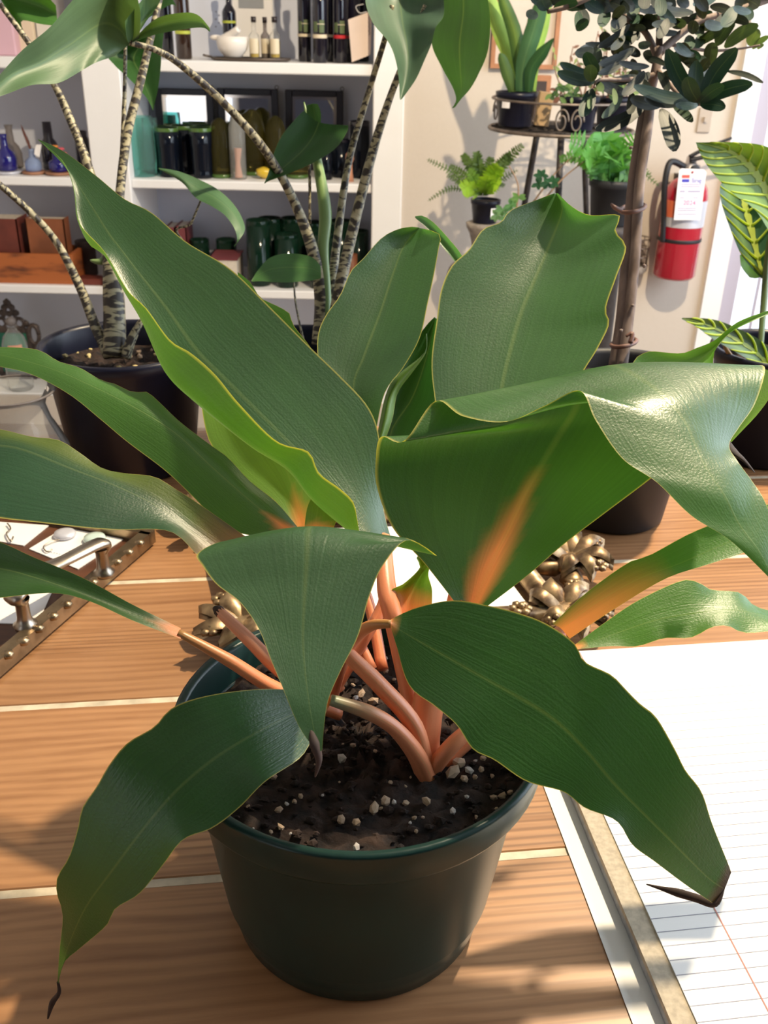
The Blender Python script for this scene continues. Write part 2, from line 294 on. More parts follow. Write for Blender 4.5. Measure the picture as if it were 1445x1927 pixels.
MT = dict(
    leaf=leafmat('glossy_leaf', vein=0.10, rough=0.36, spec=0.65, fleck=0.8), leaf2=leafmat('alocasia_leaf', margin=(0.12, 0.25, 0.06), mw=0.98, rough=0.46, trans=0.14, vein=0.12, uscale=14, spec=0.35),
    leaf3=leafmat('small_leaf', margin=(0.06, 0.10, 0.04), mw=0.985, rough=0.5, trans=0.08, vein=0.15, uscale=10, spec=0.28),
    fern=leafmat('fern_leaf', margin=(0.2, 0.4, 0.05), rough=0.5, trans=0.35, vein=0.2, uscale=6),
    stalk=leafmat('orange_stalk', margin=(0.8, 0.35, 0.15), mw=1.5, rough=0.4, trans=0.04, vein=0.10, uscale=10),
    wood=woodmat('honey_pine', (0.40, 0.205, 0.094), (0.245, 0.110, 0.046)),
    seam=mk('cream_seam', (0.72, 0.62, 0.46), 0.6, noise=0.35, nscale=60),
    wall=mk('cream_wall', (0.61, 0.535, 0.46), 0.75, bump=0.05, nscale=120, noise=0.02),
    darkwall=mk('fill_cut_wall', (0.05, 0.052, 0.075), 0.8, noise=0.1, nscale=5),
    white=mk('white_paint', (0.87, 0.86, 0.86), 0.45, noise=0.03, nscale=8),
    blue_shade_back=mk('white_paint_blue_shade', (0.64, 0.67, 0.78), 0.6, noise=0.03, nscale=6),  # blue-grey puts the bluish shade on white paint into the colour
    floor=mk('floor_boards', (0.34, 0.27, 0.22), 0.5, noise=0.3, nscale=4),
    ceil=mk('ceiling_paint', (0.78, 0.77, 0.75), 0.8, noise=0.02, nscale=5),
    potgreen=mk('green_plastic', (0.009, 0.036, 0.031), 0.30, spec=0.30, noise=0.25, nscale=25, bump=0.03),
    potblack=mk('black_plastic', (0.007, 0.008, 0.021), 0.34, spec=0.28, noise=0.2, nscale=20),
    potgrey=mk('charcoal_pot', (0.022, 0.023, 0.028), 0.5, spec=0.3, noise=0.2, nscale=20),
    soil=mk('dark_soil', (0.035, 0.018, 0.012), 0.95, c2=(0.006, 0.003, 0.003), nscale=140, bump=1.0),
    pebble=mk('perlite', (0.60, 0.44, 0.31), 0.85, c2=(0.26, 0.17, 0.11), nscale=220, bump=0.4),
    pebw=mk('white_perlite', (0.72, 0.66, 0.60), 0.85, c2=(0.3, 0.27, 0.28), nscale=260, bump=0.4),
    pebg=mk('golden_perlite', (0.75, 0.6, 0.28), 0.85, noise=0.3, nscale=200),
    dead=mk('dry_leaf_tip', (0.055, 0.032, 0.026), 0.8, noise=0.5, nscale=150),
    brass=mk('antique_brass', (0.42, 0.31, 0.19), 0.33, metal=0.9, noise=0.45, nscale=60),
    silver=mk('tarnished_silver', (0.50, 0.43, 0.35), 0.33, metal=1.0, noise=0.35, nscale=50),
    gold=mk('bronze_gilt', (0.40, 0.28, 0.155), 0.40, metal=0.75, c2=(0.12, 0.075, 0.045), nscale=90, bump=0.2),
    traywood=mk('dark_tray_wood', (0.12, 0.045, 0.022), 0.4, noise=0.4, nscale=15, stretch=(1, 8, 1)),
    card=mk('white_card', (0.83, 0.80, 0.78), 0.6), paper=mk('white_paper', (0.92, 0.91, 0.90), 0.7, noise=0.02, nscale=3),
    tan=mk('grey_board', (0.52, 0.44, 0.33), 0.8, noise=0.25, nscale=300), ink=mk('grey_ink', (0.36, 0.36, 0.42), 0.8),
    red_ink=mk('red_ink', (0.55, 0.22, 0.18), 0.8), pageside=mk('page_edges', (0.45, 0.46, 0.48), 0.8, noise=0.3, nscale=200),
    bark=mk('olive_bark', (0.25, 0.19, 0.165), 0.8, c2=(0.11, 0.075, 0.06), nscale=35, stretch=(2, 2, 0.35), bump=0.5),
    stake=mk('grey_brown_stake', (0.22, 0.155, 0.13), 0.7, noise=0.45, nscale=30, stretch=(3, 3, 0.3), bump=0.3),
    wire=mk('brown_tie', (0.16, 0.075, 0.055), 0.6, noise=0.3, nscale=80),
    iron=mk('aged_iron', (0.055, 0.045, 0.042), 0.55, metal=0.4, noise=0.4, nscale=60), ironl=mk('pale_wire', (0.24, 0.19, 0.16), 0.45, metal=0.6, noise=0.4, nscale=60),
    red=mk('red_enamel', (0.42, 0.009, 0.028), 0.22, coat=0.5, noise=0.08, nscale=4), black=mk('black_rubber', (0.012, 0.011, 0.015), 0.5, noise=0.15, nscale=40),
    chrome=mk('brushed_metal', (0.55, 0.50, 0.48), 0.28, metal=1.0, noise=0.15, nscale=30), tagw=mk('white_tag', (0.90, 0.89, 0.92), 0.6),
    magenta=mk('magenta_print', (0.60, 0.10, 0.38), 0.7), blue=mk('blue_print', (0.06, 0.06, 0.48), 0.7), redp=mk('red_print', (0.80, 0.10, 0.08), 0.7), greyp=mk('grey_print', (0.42, 0.38, 0.55), 0.7),
    orangep=mk('orange_sticker', (0.72, 0.16, 0.07), 0.5), silverp=mk('silver_sticker', (0.62, 0.62, 0.68), 0.35, metal=0.3),
    bottle=mk('dark_bottle_glass', (0.007, 0.006, 0.014), 0.08, coat=0.6), brownb=mk('brown_bottle_glass', (0.028, 0.013, 0.008), 0.08, coat=0.6),
    bcap=mk('bottle_cap', (0.02, 0.012, 0.014), 0.35), cream=mk('cream_label', (0.72, 0.62, 0.45), 0.6), redl=mk('red_label', (0.55, 0.02, 0.03), 0.6), greenl=mk('green_label_print', (0.10, 0.14, 0.06), 0.6), yell=mk('yellow_label', (0.45, 0.5, 0.06), 0.6),
    oil=mk('golden_oil', (0.62, 0.42, 0.03), 0.15, coat=0.5), marble=mk('white_marble', (0.86, 0.80, 0.74), 0.35, noise=0.06, nscale=12),
    darktray=mk('dark_metal_tray', (0.10, 0.075, 0.06), 0.4, metal=0.4), pinkcard=mk('kraft_tag', (0.72, 0.58, 0.50), 0.75, noise=0.06, nscale=20),
    teal=glass('teal_glass', (0.60, 0.86, 0.83), alpha=0.08), greeng=mk('bottle_green_glass', (0.004, 0.018, 0.010), 0.10, spec=0.25, coat=0.1), navy=mk('cobalt_glass', (0.012, 0.010, 0.14), 0.07, coat=0.7), nearblack=mk('black_green_glass', (0.004, 0.006, 0.012), 0.10, spec=0.25, coat=0.1),
    greenrim=mk('green_glass_rim', (0.07, 0.14, 0.03), 0.15), olive=glass('olive_glass', (0.50, 0.46, 0.20), alpha=0.05), clear=glass('clear_glass', (0.93, 0.93, 0.92), alpha=0.09), greyg=glass('smoky_glass', (0.42, 0.38, 0.37), alpha=0.35), lblue=glass('pale_blue_glass', (0.45, 0.55, 0.78), alpha=0.45),
    mirrorf=mk('black_mirror_frame', (0.012, 0.010, 0.018), 0.35), mirror=mk('mirror_glass', (0.85, 0.85, 0.86), 0.02, metal=1.0), bevel=mk('mirror_bevel', (0.80, 0.70, 0.62), 0.08, metal=1.0),
    leather=mk('red_brown_leather', (0.17, 0.035, 0.022), 0.55, noise=0.35, nscale=18), leath2=mk('tan_leather', (0.27, 0.085, 0.032), 0.55, noise=0.4, nscale=14), maroon=mk('maroon_cover', (0.20, 0.04, 0.045), 0.55, noise=0.2, nscale=20), pages=mk('book_pages', (0.70, 0.62, 0.52), 0.8, noise=0.2, nscale=150, stretch=(1, 1, 6)),
    cedar=mk('cedar_box', (0.40, 0.115, 0.030), 0.45, c2=(0.10, 0.028, 0.012), nscale=9, stretch=(1, 1, 3.5), ramp=(0.30, 0.48)), darkbrown=mk('dark_brown_felt', (0.055, 0.035, 0.032), 0.7, noise=0.3, nscale=30),
    ornate=mk('dark_bronze', (0.10, 0.075, 0.065), 0.5, metal=0.5, noise=0.5, nscale=70), greenfelt=mk('green_panel', (0.012, 0.17, 0.10), 0.6, noise=0.15, nscale=20), pink=mk('pink_box', (0.66, 0.42, 0.50), 0.7), pinkp=mk('pink_petals', (0.70, 0.12, 0.16), 0.6), orp=mk('orange_petals', (0.75, 0.28, 0.06), 0.6), salm=mk('salmon_stick', (0.62, 0.30, 0.20), 0.7),
    feather=mk('brown_feather', (0.15, 0.055, 0.040), 0.8, noise=0.4, nscale=50), wooddisc=mk('wood_coaster', (0.42, 0.20, 0.11), 0.6, noise=0.3, nscale=30),
    picf=mk('light_oak_frame', (0.45, 0.20, 0.10), 0.45, noise=0.25, nscale=25), pict=mk('beige_print', (0.68, 0.58, 0.50), 0.7, c2=(0.55, 0.45, 0.38), nscale=6), switch=mk('beige_switch_plate', (0.48, 0.40, 0.33), 0.5), mull=mk('lavender_grey_trim', (0.46, 0.42, 0.50), 0.5), stone=mk('stone_holder', (0.36, 0.31, 0.27), 0.85, noise=0.35, nscale=60, bump=0.4), tanbox=mk('kraft_box', (0.50, 0.33, 0.17), 0.7, noise=0.15, nscale=20),
    pastel=mk('warm_lit_card', (0.85, 0.72, 0.55), 0.7, noise=0.2, nscale=8), glassp=glass('door_glass', (0.97, 0.98, 1.0), alpha=0.02),
    stone_g=mk('sea_glass', (0.55, 0.68, 0.62), 0.25, coat=0.4), greym=mk('grey_frame', (0.30, 0.31, 0.33), 0.6),
)
def stripemat():
    m, nt, b, out = nodes('zebra_stem')
    tc = N(nt, 'ShaderNodeTexCoord'); mp = N(nt, 'ShaderNodeMapping'); mp.inputs['Scale'].default_value = (3.2, 38, 1); nt.links.new(tc.outputs['UV'], mp.inputs[0])
    nz = N(nt, 'ShaderNodeTexNoise'); nz.inputs['Scale'].default_value = 1.0; nz.inputs['Detail'].default_value = 2.5; nz.inputs['Distortion'].default_value = 0.6; nt.links.new(mp.outputs[0], nz.inputs['Vector'])
    rp = N(nt, 'ShaderNodeValToRGB'); e = rp.color_ramp.elements
    e[0].position = 0.47; e[0].color = (0.030, 0.022, 0.016, 1); e[1].position = 0.53; e[1].color = (0.30, 0.27, 0.16, 1)
    x = e.new(0.75); x.color = (0.42, 0.37, 0.25, 1)
    nt.links.new(nz.outputs['Fac'], rp.inputs[0]); nt.links.new(rp.outputs[0], b.inputs['Base Color']); b.inputs['Roughness'].default_value = 0.5
    return m
MT['zebra'] = stripemat()

# ------------------------------------------------------------------ leaf builders
GREEN = (0.045, 0.135, 0.032); ORANGE = (0.80, 0.285, 0.135)
def mix(a, b, f): f = max(0, min(1, f)); return tuple(x*(1-f)+y*f for x, y in zip(a, b))
def surf(rows_fn, N_, Mm):
    V = []; UV = []
    for j in range(N_):
        for i in range(Mm):
            t = j/(N_-1); u = i/(Mm-1); V.append(rows_fn(t, u)); UV.append((u, t))
    return V, grid_faces(N_, Mm), UV
def across(Ps, us, u):
    k = len(Ps)-1
    for i in range(k):
        if u <= us[i+1]+1e-9:
            f = (u-us[i])/(us[i+1]-us[i]); return crom(Ps, (i+f)/k)
    return Ps[-1]
def leaf_cols(parent, cols, deps, us=None, colf=None, mat='leaf', name='leaf', nseg=None, Mm=13, conv=PD, label=None):
    """cols: polylines of pixels, base to tip, one per line of the blade (margin, midrib, margin); deps: depths for each"""
    C3 = [];
    for pl, dl in zip(cols, deps):
        v2 = [Vector((p[0], p[1], 0)) for p in pl]; a = arcs(v2)
        C3.append(([conv(p[0], p[1], lin(dl, t)) for p, t in zip(pl, a)], a))
    us = us or [i/(len(cols)-1) for i in range(len(cols))]
    nseg = nseg or 3*max(len(c) for c in cols)
    def fn(t, u): return across([arc_at(P, a, t) for P, a in C3], us, u)
    V, Fc, UV = surf(fn, nseg, Mm)
    cf = colf or (lambda t, u: GREEN)
    return obj(name, (V, Fc), MT[mat], parent, uv=UV, col=[cf(b, a) for a, b in UV], label=label)
def leaf_rows(parent, rows, colf=None, mat='leaf', name='leaf', nseg=60, Mm=15, conv=PD):
    R3 = [[conv(*p) for p in r] for r in rows]; k = len(rows[0])
    def fn(t, u): return across([crom([r[i] for r in R3], t) for i in range(k)], [i/(k-1) for i in range(k)], u)
    V, Fc, UV = surf(fn, nseg, Mm); cf = colf or (lambda t, u: GREEN)
    return obj(name, (V, Fc), MT[mat], parent, uv=UV, col=[cf(b, a) for a, b in UV])
def ribbon(parent, pts, wid, dep, bulge=0.25, colf=None, mat='leaf3', name='leaf', conv=PY, nseg=12, Mm=5, tilt=0.0):
    """strap or blade leaf along a pixel path with pixel half widths"""
    P = [Vector((p[0], p[1], 0)) for p in pts]; L = []; Cc = []; R = []
    for j in range(nseg):
        t = j/(nseg-1); p = crom(P, t); T = crom(P, min(1, t+.02))-crom(P, max(0, t-.02)); T.normalize(); nn = Vector((-T.y, T.x, 0))
        wd = lin(wid, t); d = lin(dep, t); q = conv(p.x, p.y, d); wm = wd*(q-CAM).dot(FW)/F_PX
        L.append(conv(p.x+nn.x*wd, p.y+nn.y*wd, d-bulge*wm-tilt*wm)); Cc.append(conv(p.x, p.y, d)); R.append(conv(p.x-nn.x*wd, p.y-nn.y*wd, d-bulge*wm+tilt*wm))
    def fn(t, u): return across([L[int(round(t*(nseg-1)))], Cc[int(round(t*(nseg-1)))], R[int(round(t*(nseg-1)))]], [0, .5, 1], u)
    V, Fc, UV = surf(fn, nseg, Mm); cf = colf or (lambda t, u: GREEN)
    return obj(name, (V, Fc), MT[mat], parent, uv=UV, col=[cf(b, a) for a, b in UV])
def stem(parent, pts, rad, mat='stalk', name='stalk', conv=PD, n=10, flat=0.8, colf=None, seg=None, label=None):
    """pts (px, py, depth); rad in pixels"""
    P = [conv(*p) for p in pts]; k = len(pts)
    if not isinstance(rad, (list, tuple)): rad = [rad]*k
    R = [lin(list(rad), i/(k-1))*(P[i]-CAM).dot(FW)/F_PX for i in range(k)]
    sg = seg or (k-1)*6
    V, Fc = tube(P, R, n=n, seg=sg, flat=flat)
    L = sum((a-b).length for a, b in zip(P, P[1:]))
    UV = [(i/n, j/sg*L*6) for j in range(sg+1) for i in range(n)]
    col = [colf(j/sg) if colf else ORANGE for j in range(sg+1) for i in range(n)]
    return obj(name, (V, Fc), MT[mat], parent, uv=UV, col=col, label=label)
def pebbles(parent, lst, z, mats=('pebble', 'pebw'), name='pebble', r0=None):
    pro = []
    for k in range(4):
        rr = random.Random(k); g = ico((0, 0, 0), 1, 1, 0.22, (1, 0.85, 0.7), rr); me = bpy.data.meshes.new(name); me.from_pydata(g[0], [], g[1]); pro.append(me)
        me.materials.append(MT[mats[k % len(mats)]])
    base = wloc(parent)
    for i, (p, s) in enumerate(lst):
        o = bpy.data.objects.new(name, pro[i % 4]); COL.objects.link(o); o.parent = parent
        o.location = p-base; o.scale = (s, s, s); o.rotation_euler = (random.uniform(-.5, .5), random.uniform(-.5, .5), random.uniform(0, 6))
def soil_disc(parent, cx, cy, z, r, bump=0.004, n=48, rings=16):
    rr = random.Random(3); V = [Vector((cx, cy, z))]; Fc = []
    for j in range(1, rings+1):
        for i in range(n):
            a = 2*math.pi*(i+.5*(j % 2))/n; q = r*j/rings
            V.append(Vector((cx+q*math.cos(a), cy+q*math.sin(a), z+rr.uniform(-1, 1)*bump*(0.3 if j == rings else 1)+0.5*bump*math.sin(9*a+j)*(1 if j < rings else 0))))
    for i in range(n): Fc.append((0, 1+i, 1+(i+1) % n))
    for j in range(rings-1):
        for i in range(n): Fc.append((1+j*n+i, 1+(j+1)*n+i, 1+(j+1)*n+(i+1) % n, 1+j*n+(i+1) % n))
    return obj('soil', (V, Fc), MT['soil'], parent)
def text_geo(s, size, m):
    """lettering as flat mesh, placed by matrix m (x right, y up, z out)"""
    cu = bpy.data.curves.new('t', 'FONT'); cu.body = s; cu.size = size; cu.align_x = 'CENTER'; cu.align_y = 'CENTER'
    ob = bpy.data.objects.new('t', cu); COL.objects.link(ob)
    dg = bpy.context.evaluated_depsgraph_get(); me = bpy.data.meshes.new_from_object(ob.evaluated_get(dg))
    V = [m @ v.co for v in me.vertices]; Fc = [tuple(p.vertices) for p in me.polygons]
    bpy.data.objects.remove(ob); bpy.data.curves.remove(cu); bpy.data.meshes.remove(me)
    return V, Fc

# ================================================================== THE SETTING
YW = 2.8
def struct(name, g, m, parent=None, **kw):
    return obj(name, g, MT[m], parent, kind='structure' if parent is None else None, smooth=False, **kw)
XR = 0.92; XE = 2.0; XL = -2.0; ZC = 2.65; YB = -1.6
struct('floor', box(XL, XE, YB, YW+.4, -0.05, 0), 'floor')
struct('ceiling', box(XL, XE, YB, YW+.4, ZC, ZC+.05), 'ceil')
struct('wall_back', join(box(0.03, XR, YW, YW+.12, 0, ZC), box(XR, XE, YW, YW+.12, 2.25, ZC), box(XL, 0.03, YW+.0, YW+.12, 2.05, ZC)), 'wall')
struct('wall_left', box(XL-.1, XL, YB, YW+.4, 0, ZC), 'wall')
struct('wall_right', join(box(XE, XE+.1, YB, YW+.4, 0, .55), box(XE, XE+.1, YB, YW+.4, 2.35, ZC), box(XE, XE+.1, YB, 0.0, .55, 2.35), box(XE, XE+.1, 2.4, YW+.4, .55, 2.35)), 'wall')
struct('unseen_wall_front', join(box(-1.15, XE, YB-.1, YB, 0, ZC), box(XL, -1.15, YB-.1, YB, 0, .45), box(XL, -1.15, YB-.1, YB, 2.0, ZC)), 'darkwall')  # unseen wall, added and painted dark to cut fill and deepen reflections
wn2 = struct('window_2', join(box(XL, XL+.05, YB-.08, YB-.02, .45, 2.0), box(-1.2, -1.15, YB-.08, YB-.02, .45, 2.0), box(XL+.05, -1.2, YB-.08, YB-.02, .45, .5), box(XL+.05, -1.2, YB-.08, YB-.02, 1.95, 2.0)), 'white')
wn = struct('window_1', join(box(XE+.02, XE+.08, 0, .05, .55, 2.35), box(XE+.02, XE+.08, 2.35, 2.4, .55, 2.35), box(XE+.02, XE+.08, .05, 2.35, .55, .6), box(XE+.02, XE+.08, .05, 2.35, 2.3, 2.35), box(XE+.02, XE+.08, 1.18, 1.22, .6, 2.3)), 'white')
struct('pane', box(XL+.05, -1.2, YB-.052, YB-.047, .5, 1.95), 'glassp', wn2)
struct('pane', box(XE+.045, XE+.05, .05, 2.35, .6, 2.3), 'glassp', wn)
# glazed door in the back wall, right of the extinguisher
dr = struct('door_1', join(box(XR, XR+.055, YW-.015, YW+.13, 0, 2.25), box(XE-.06, XE, YW-.015, YW+.13, 0, 2.25), box(XR+.055, XE-.06, YW, YW+.12, 2.17, 2.25), box(XR+.055, XE-.06, YW, YW+.12, 0, .09)), 'white')
xm = X_at(1408, YW+.06, .80)
struct('door_stile', box(xm-.022, xm+.022, YW+.03, YW+.09, .09, 2.17), 'mull', dr)
struct('glazing_bar', box(xm+.09, xm+.096, YW+.05, YW+.06, .09, 2.17), 'mull', dr)
struct('pane', box(XR+.055, XE-.06, YW+.058, YW+.062, .09, 2.17), 'glassp', dr)
struct('baseboard_back', box(0.03, XR, YW-.015, YW, 0, .1, .004), 'white')

# built-in shelves left of the wall
SH = [0.095, 0.432, 0.737, 1.041]           # tops of the shelf boards
TH = [0.10, 0.024, 0.024, 0.028]
sh = thing('bookcase', 'white built-in bookcase with bluish shade coloured into its back, holding bottles, glassware and books', 'bookcase', (-.8, YW, 0))
xs1, xs2, xs3, xs4 = -.832, -.728, -.054, .03
BK = YW+.30
for nm, g in (('back_panel', box(xs2-.002, xs3+.002, BK, BK+.02, 0, 2.05)), ('back_panel', box(XL, xs1+.002, BK, BK+.02, 0, 2.05))): obj(nm, g, MT['blue_shade_back'], sh, smooth=False)
obj('stile', box(xs1, xs2, YW-.012, BK, 0, 2.05, .003), MT['white'], sh, smooth=False)
obj('stile', box(xs3, xs4, YW-.012, BK, 0, 2.05, .003), MT['white'], sh, smooth=False)
obj('top_board', box(XL, xs4, YW-.012, BK, 2.05, 2.09), MT['white'], sh, smooth=False)
for z, t in zip(SH+[1.40, 1.75], TH+[.028, .028]):
    obj('shelf', box(xs2, xs3, YW, BK, z-t, z, .003), MT['white'], sh, smooth=False)
    obj('shelf', box(XL, xs1, YW, BK, z-t, z, .003), MT['white'], sh, smooth=False)
obj('kick_board', box(XL, xs4, YW-.02, YW-.008, 0, .092), MT['wall'], sh, smooth=False)

# ceiling spotlight that throws the warm hard light
sl = thing('ceiling_spotlight', 'white ceiling spotlight hanging on a rod above the plant table', 'spotlight', (LAMP[0], LAMP[1], LAMP[2]))
aim = (Vector(AIM)-Vector(LAMP)).normalized(); ly = Vector(LAMP)
q = aim.to_track_quat('Z', 'Y').to_matrix().to_4x4()
can = lathe([(.012, -.10), (.05, -.09), (.055, -.012), (.052, -.012), (.046, -.06)], n=24)
obj('lamp_can', xf(can, Matrix.Translation(ly-aim*.02) @ q), MT['white'], sl)
obj('stem_rod', tube([ly-aim*.10, ly-aim*.10+Vector((0, 0, .06)), Vector((ly.x-aim.x*.1, ly.y-aim.y*.1, (ly.z+ZC)/2)), Vector((ly.x-aim.x*.1, ly.y-aim.y*.1, ZC))], .008), MT['white'], sl)

# ------------------------------------------------------------------ table
TA = math.atan(0.126); PW = .1523
tb = thing('table', 'honey pine plank table with cream filled seams under the potted plants', 'table', (0, .45, 0))
def trot(g): return rotz(g, TA, (0, 0, 0))
k0 = .365*math.cos(TA); pwc = PW*math.cos(TA)
edges = [k0+pwc*i for i in range(-3, 4)]+[.985*math.cos(TA)]
SW = .0026
for i in range(len(edges)-1):
    a, b = edges[i], edges[i+1]
    g = box(-.78, .78, a+SW, b-SW, TZ-.035, TZ, .0008)
    cy = (a+b)/2
    me = obj('plank', trot(g), MT['wood'], tb, smooth=False)
    # give each plank local axes along the board
    R = Matrix.Rotation(TA, 4, 'Z'); c = R @ Vector((0, cy, TZ)); c = c-wloc(tb)
    inv = (Matrix.Translation(c) @ R).inverted(); me.data.transform(inv); me.location = c; me.rotation_euler = (0, 0, TA)
    if 0 < i: obj('seam', trot(box(-.779, .779, a-SW, a+SW, TZ-.03, TZ-.0006)), MT['seam'], tb, smooth=False)
for sx in (-.72, .72):
    for sy in (edges[0]+.06, edges[-1]-.06): obj('leg', trot(box(sx-.035, sx+.035, sy-.035, sy+.035, 0, TZ-.035, .004)), MT['wood'], tb, smooth=False)
for sy in (edges[0]+.06, edges[-1]-.06): obj('apron', trot(box(-.685, .685, sy-.012, sy+.012, TZ-.125, TZ-.035)), MT['wood'], tb, smooth=False)

# ================================================================== MAIN PLANT
PX, PYc = -.009, .346
mp_ = thing('potted_plant', 'large glossy green plant with orange stalks in dark green pot, front of table', 'potted plant', (PX, PYc, TZ))
prof = [(.0585, .0), (.0615, .002), (.0635, .012), (.0765, .0985), (.0772, .1005), (.0832, .1005), (.0838, .102), (.0850, .1155), (.0848, .1172), (.0815, .1172), (.0805, .1155), (.0745, .085), (.066, .02)]
obj('pot', lathe(prof, PX, PYc, TZ, n=72), MT['potgreen'], mp_)
SZ = TZ+.100
soil_disc(mp_, PX, PYc, SZ, .0785, .0022, 64, 26)
pb = [(258,183,18),(548,108,22),(595,50,13),(1018,165,32),(1045,125,30),(1090,155,20),(1068,193,18),(1115,185,14),(1142,155,14),(1060,65,12),(1150,105,14),(685,320,26),(735,290,24),(770,293,12),(822,297,16),(910,288,22),(610,378,20),(1023,330,16),(1193,272,16),(1230,265,18),(1265,250,14),(1080,270,10),(858,358,12),(893,357,10),(865,415,10),(840,380,8),(280,325,18),(348,290,14),(375,268,12),(315,300,10),(545,365,20),(288,397,16),(247,418,10),(608,485,18),(756,208,10),(820,225,7),(690,75,10),(468,263,7),(538,207,6),(1120,355,9),(1205,320,8),(330,425,7)]
pl = [((400+a/2.258, 1380+b/2.258), s/2.258) for a, b, s in pb]
pl += [((320+a/2.007, 960+b/2.007), s/2.0) for a, b, s in ((200,642,14),(720,695,18),(765,722,20),(700,708,12),(815,605,14),(690,660,9),(845,640,8),(815,560,8),(780,530,8),(800,500,7),(850,700,9),(760,640,8))]
rr = random.Random(5)
lst = []
for (x, y), s in pl:
    p = PZ(x, y, SZ+.003); d = (p-CAM).dot(FW); lst.append((p, s*1.12*d/F_PX))
for _ in range(24):
    a = rr.uniform(0, 6.28); q = .074*math.sqrt(rr.random()); lst.append((Vector((PX+q*math.cos(a), PYc+q*math.sin(a), SZ+.002)), rr.uniform(.0005, .0014)))
pebbles(mp_, lst, SZ, ('pebble', 'pebw', 'pebble', 'pebble'))
# loose soil crumbs and bark
gs = []
for _ in range(420):
    a = rr.uniform(0, 6.28); q = .076*math.sqrt(rr.random()); s = rr.uniform(.0008, .0026)
    gs.append(ico((PX+q*math.cos(a), PYc+q*math.sin(a), SZ+.0015), s, 1, .35, (1, rr.uniform(.4, 1), .6), rr))
obj('soil_crumbs', join(*gs), MT['soil'], mp_, kind='stuff', smooth=False)

def cgreen(base=GREEN, org=0.0, ow=1.0, tipdead=0.0, und=None):
    """orange towards the base near the midrib over the first 'org' of the length"""
    def f(t, u):
        c = base
        if org > 0:
            k = (org-t)/org; k = k-ow*abs(u-.5)*1.0*(1-0.5*max(0, k)); c = mix(c, ORANGE, max(0, k)*1.5)
        if tipdead and t > 1-tipdead: c = mix(c, (.05, .03, .022), (t-(1-tipdead))/tipdead*2)
        return c
    return f
G1 = (.036, .098, .040); G2 = (.045, .135, .022); G3 = (.024, .086, .022); GB = (.10, .21, .032)
E1 = [(735,1010),(722,960),(716,890),(712,815),(690,762),(640,708),(580,650),(500,570),(432,505),(350,455),(285,400),(235,375),(180,330),(120,285),(72,262)]
leaf_cols(mp_, [E1,
    [(715,1025),(640,915),(560,820),(447,703),(389,645),(326,567),(252,482),(184,390),(130,320),(72,262)],
    [(680,1020),(590,945),(540,885),(470,840),(370,760),(310,700),(270,610),(235,545),(200,482),(170,460),(148,410),(138,350),(115,300),(72,264)],
    [(676,1000),(672,978),(665,945),(640,920),(600,890),(580,850),(520,830),(450,760),(405,705),(360,665),(320,640),(275,580),(240,546),(197,474),(150,420),(140,360),(120,305),(72,263)]],
    [[.475,.485,.495,.50], [.46,.475,.49,.50], [.452,.465,.482,.50], [.442,.452,.472,.50]], us=[0,.42,.82,1], Mm=23, nseg=70, colf=lambda t, u: mix(G1, (.050,.128,.022), (u-.80)*8))
leaf_cols(mp_, [[(560,992),(520,945),(470,905),(430,862),(400,840),(340,795),(300,757),(275,737),(250,738),(215,722),(190,715),(150,692),(110,680),(70,658),(0,653),(-60,655),(-120,668)],
    [(548,1002),(480,950),(400,880),(330,815),(250,765),(170,725),(100,695),(0,668),(-60,668),(-120,669)],
    [(530,1018),(440,1000),(400,972),(360,932),(310,885),(240,832),(190,790),(130,742),(60,705),(0,690),(-60,682),(-120,670)]],
    [[.463,.468,.472], [.455,.46,.468], [.452,.455,.465]], colf=cgreen(G2, .10, 4))
leaf_cols(mp_, [[(470,1015),(370,945),(330,920),(290,897),(230,890),(190,880),(150,852),(110,828),(60,822),(0,808),(-60,806),(-120,825),(-170,865)],
    [(430,1050),(360,1000),(300,955),(220,915),(130,880),(50,848),(0,838),(-60,838),(-120,850),(-170,866)],
    [(405,1062),(375,1048),(320,1000),(220,997),(150,992),(80,984),(0,975),(-60,962),(-120,925),(-170,868)]],
    [[.452,.455,.46], [.446,.446,.45], [.438,.425,.425]], colf=lambda t, u: mix(mix((.085,.135,.028), (.022,.075,.036), (u-.30)*6), (.20,.10,.05), max(0, (.16-t)/.16)))  # olive back half has the lit underside mixed into its colour; base browner
leaf_cols(mp_, [[(340,1182),(250,1138),(190,1105),(140,1080),(60,1047),(0,1020),(-70,1005),(-130,1040),(-160,1075)], [(340,1190),(250,1155),(150,1115),(60,1085),(0,1070),(-70,1065),(-160,1077)], [(340,1202),(250,1168),(170,1132),(100,1116),(0,1125),(-70,1130),(-130,1110),(-160,1079)]],
    [[.428,.425,.425], [.426,.424,.424], [.424,.415,.41]], colf=cgreen((.028, .085, .022), .14))
leaf_cols(mp_, [[(622,1308),(530,1297),(450,1300),(370,1314),(320,1335),(290,1368),(240,1398),(205,1440),(182,1480),(155,1520),(146,1560),(130,1612),(108,1650),(107,1682),(118,1722),(112,1790),(108,1850)],
    [(622,1316),(560,1340),(480,1380),(400,1430),(330,1490),(270,1560),(210,1640),(160,1710),(125,1790),(109,1852)],
    [(622,1325),(592,1380),(566,1425),(500,1470),(450,1520),(400,1558),(345,1580),(305,1630),(262,1682),(217,1710),(200,1742),(150,1785),(120,1812),(110,1852)]],
    [[.400,.372,.362,.372,.405], [.400,.368,.358,.37,.405], [.400,.365,.355,.37,.405]], colf=cgreen(G3, .06))
stem(mp_, [(109,1848,.405),(111,1868,.408),(98,1888,.411),(90,1917,.414)], [2.5,4,6,1.5], 'dead', 'dry_tip')
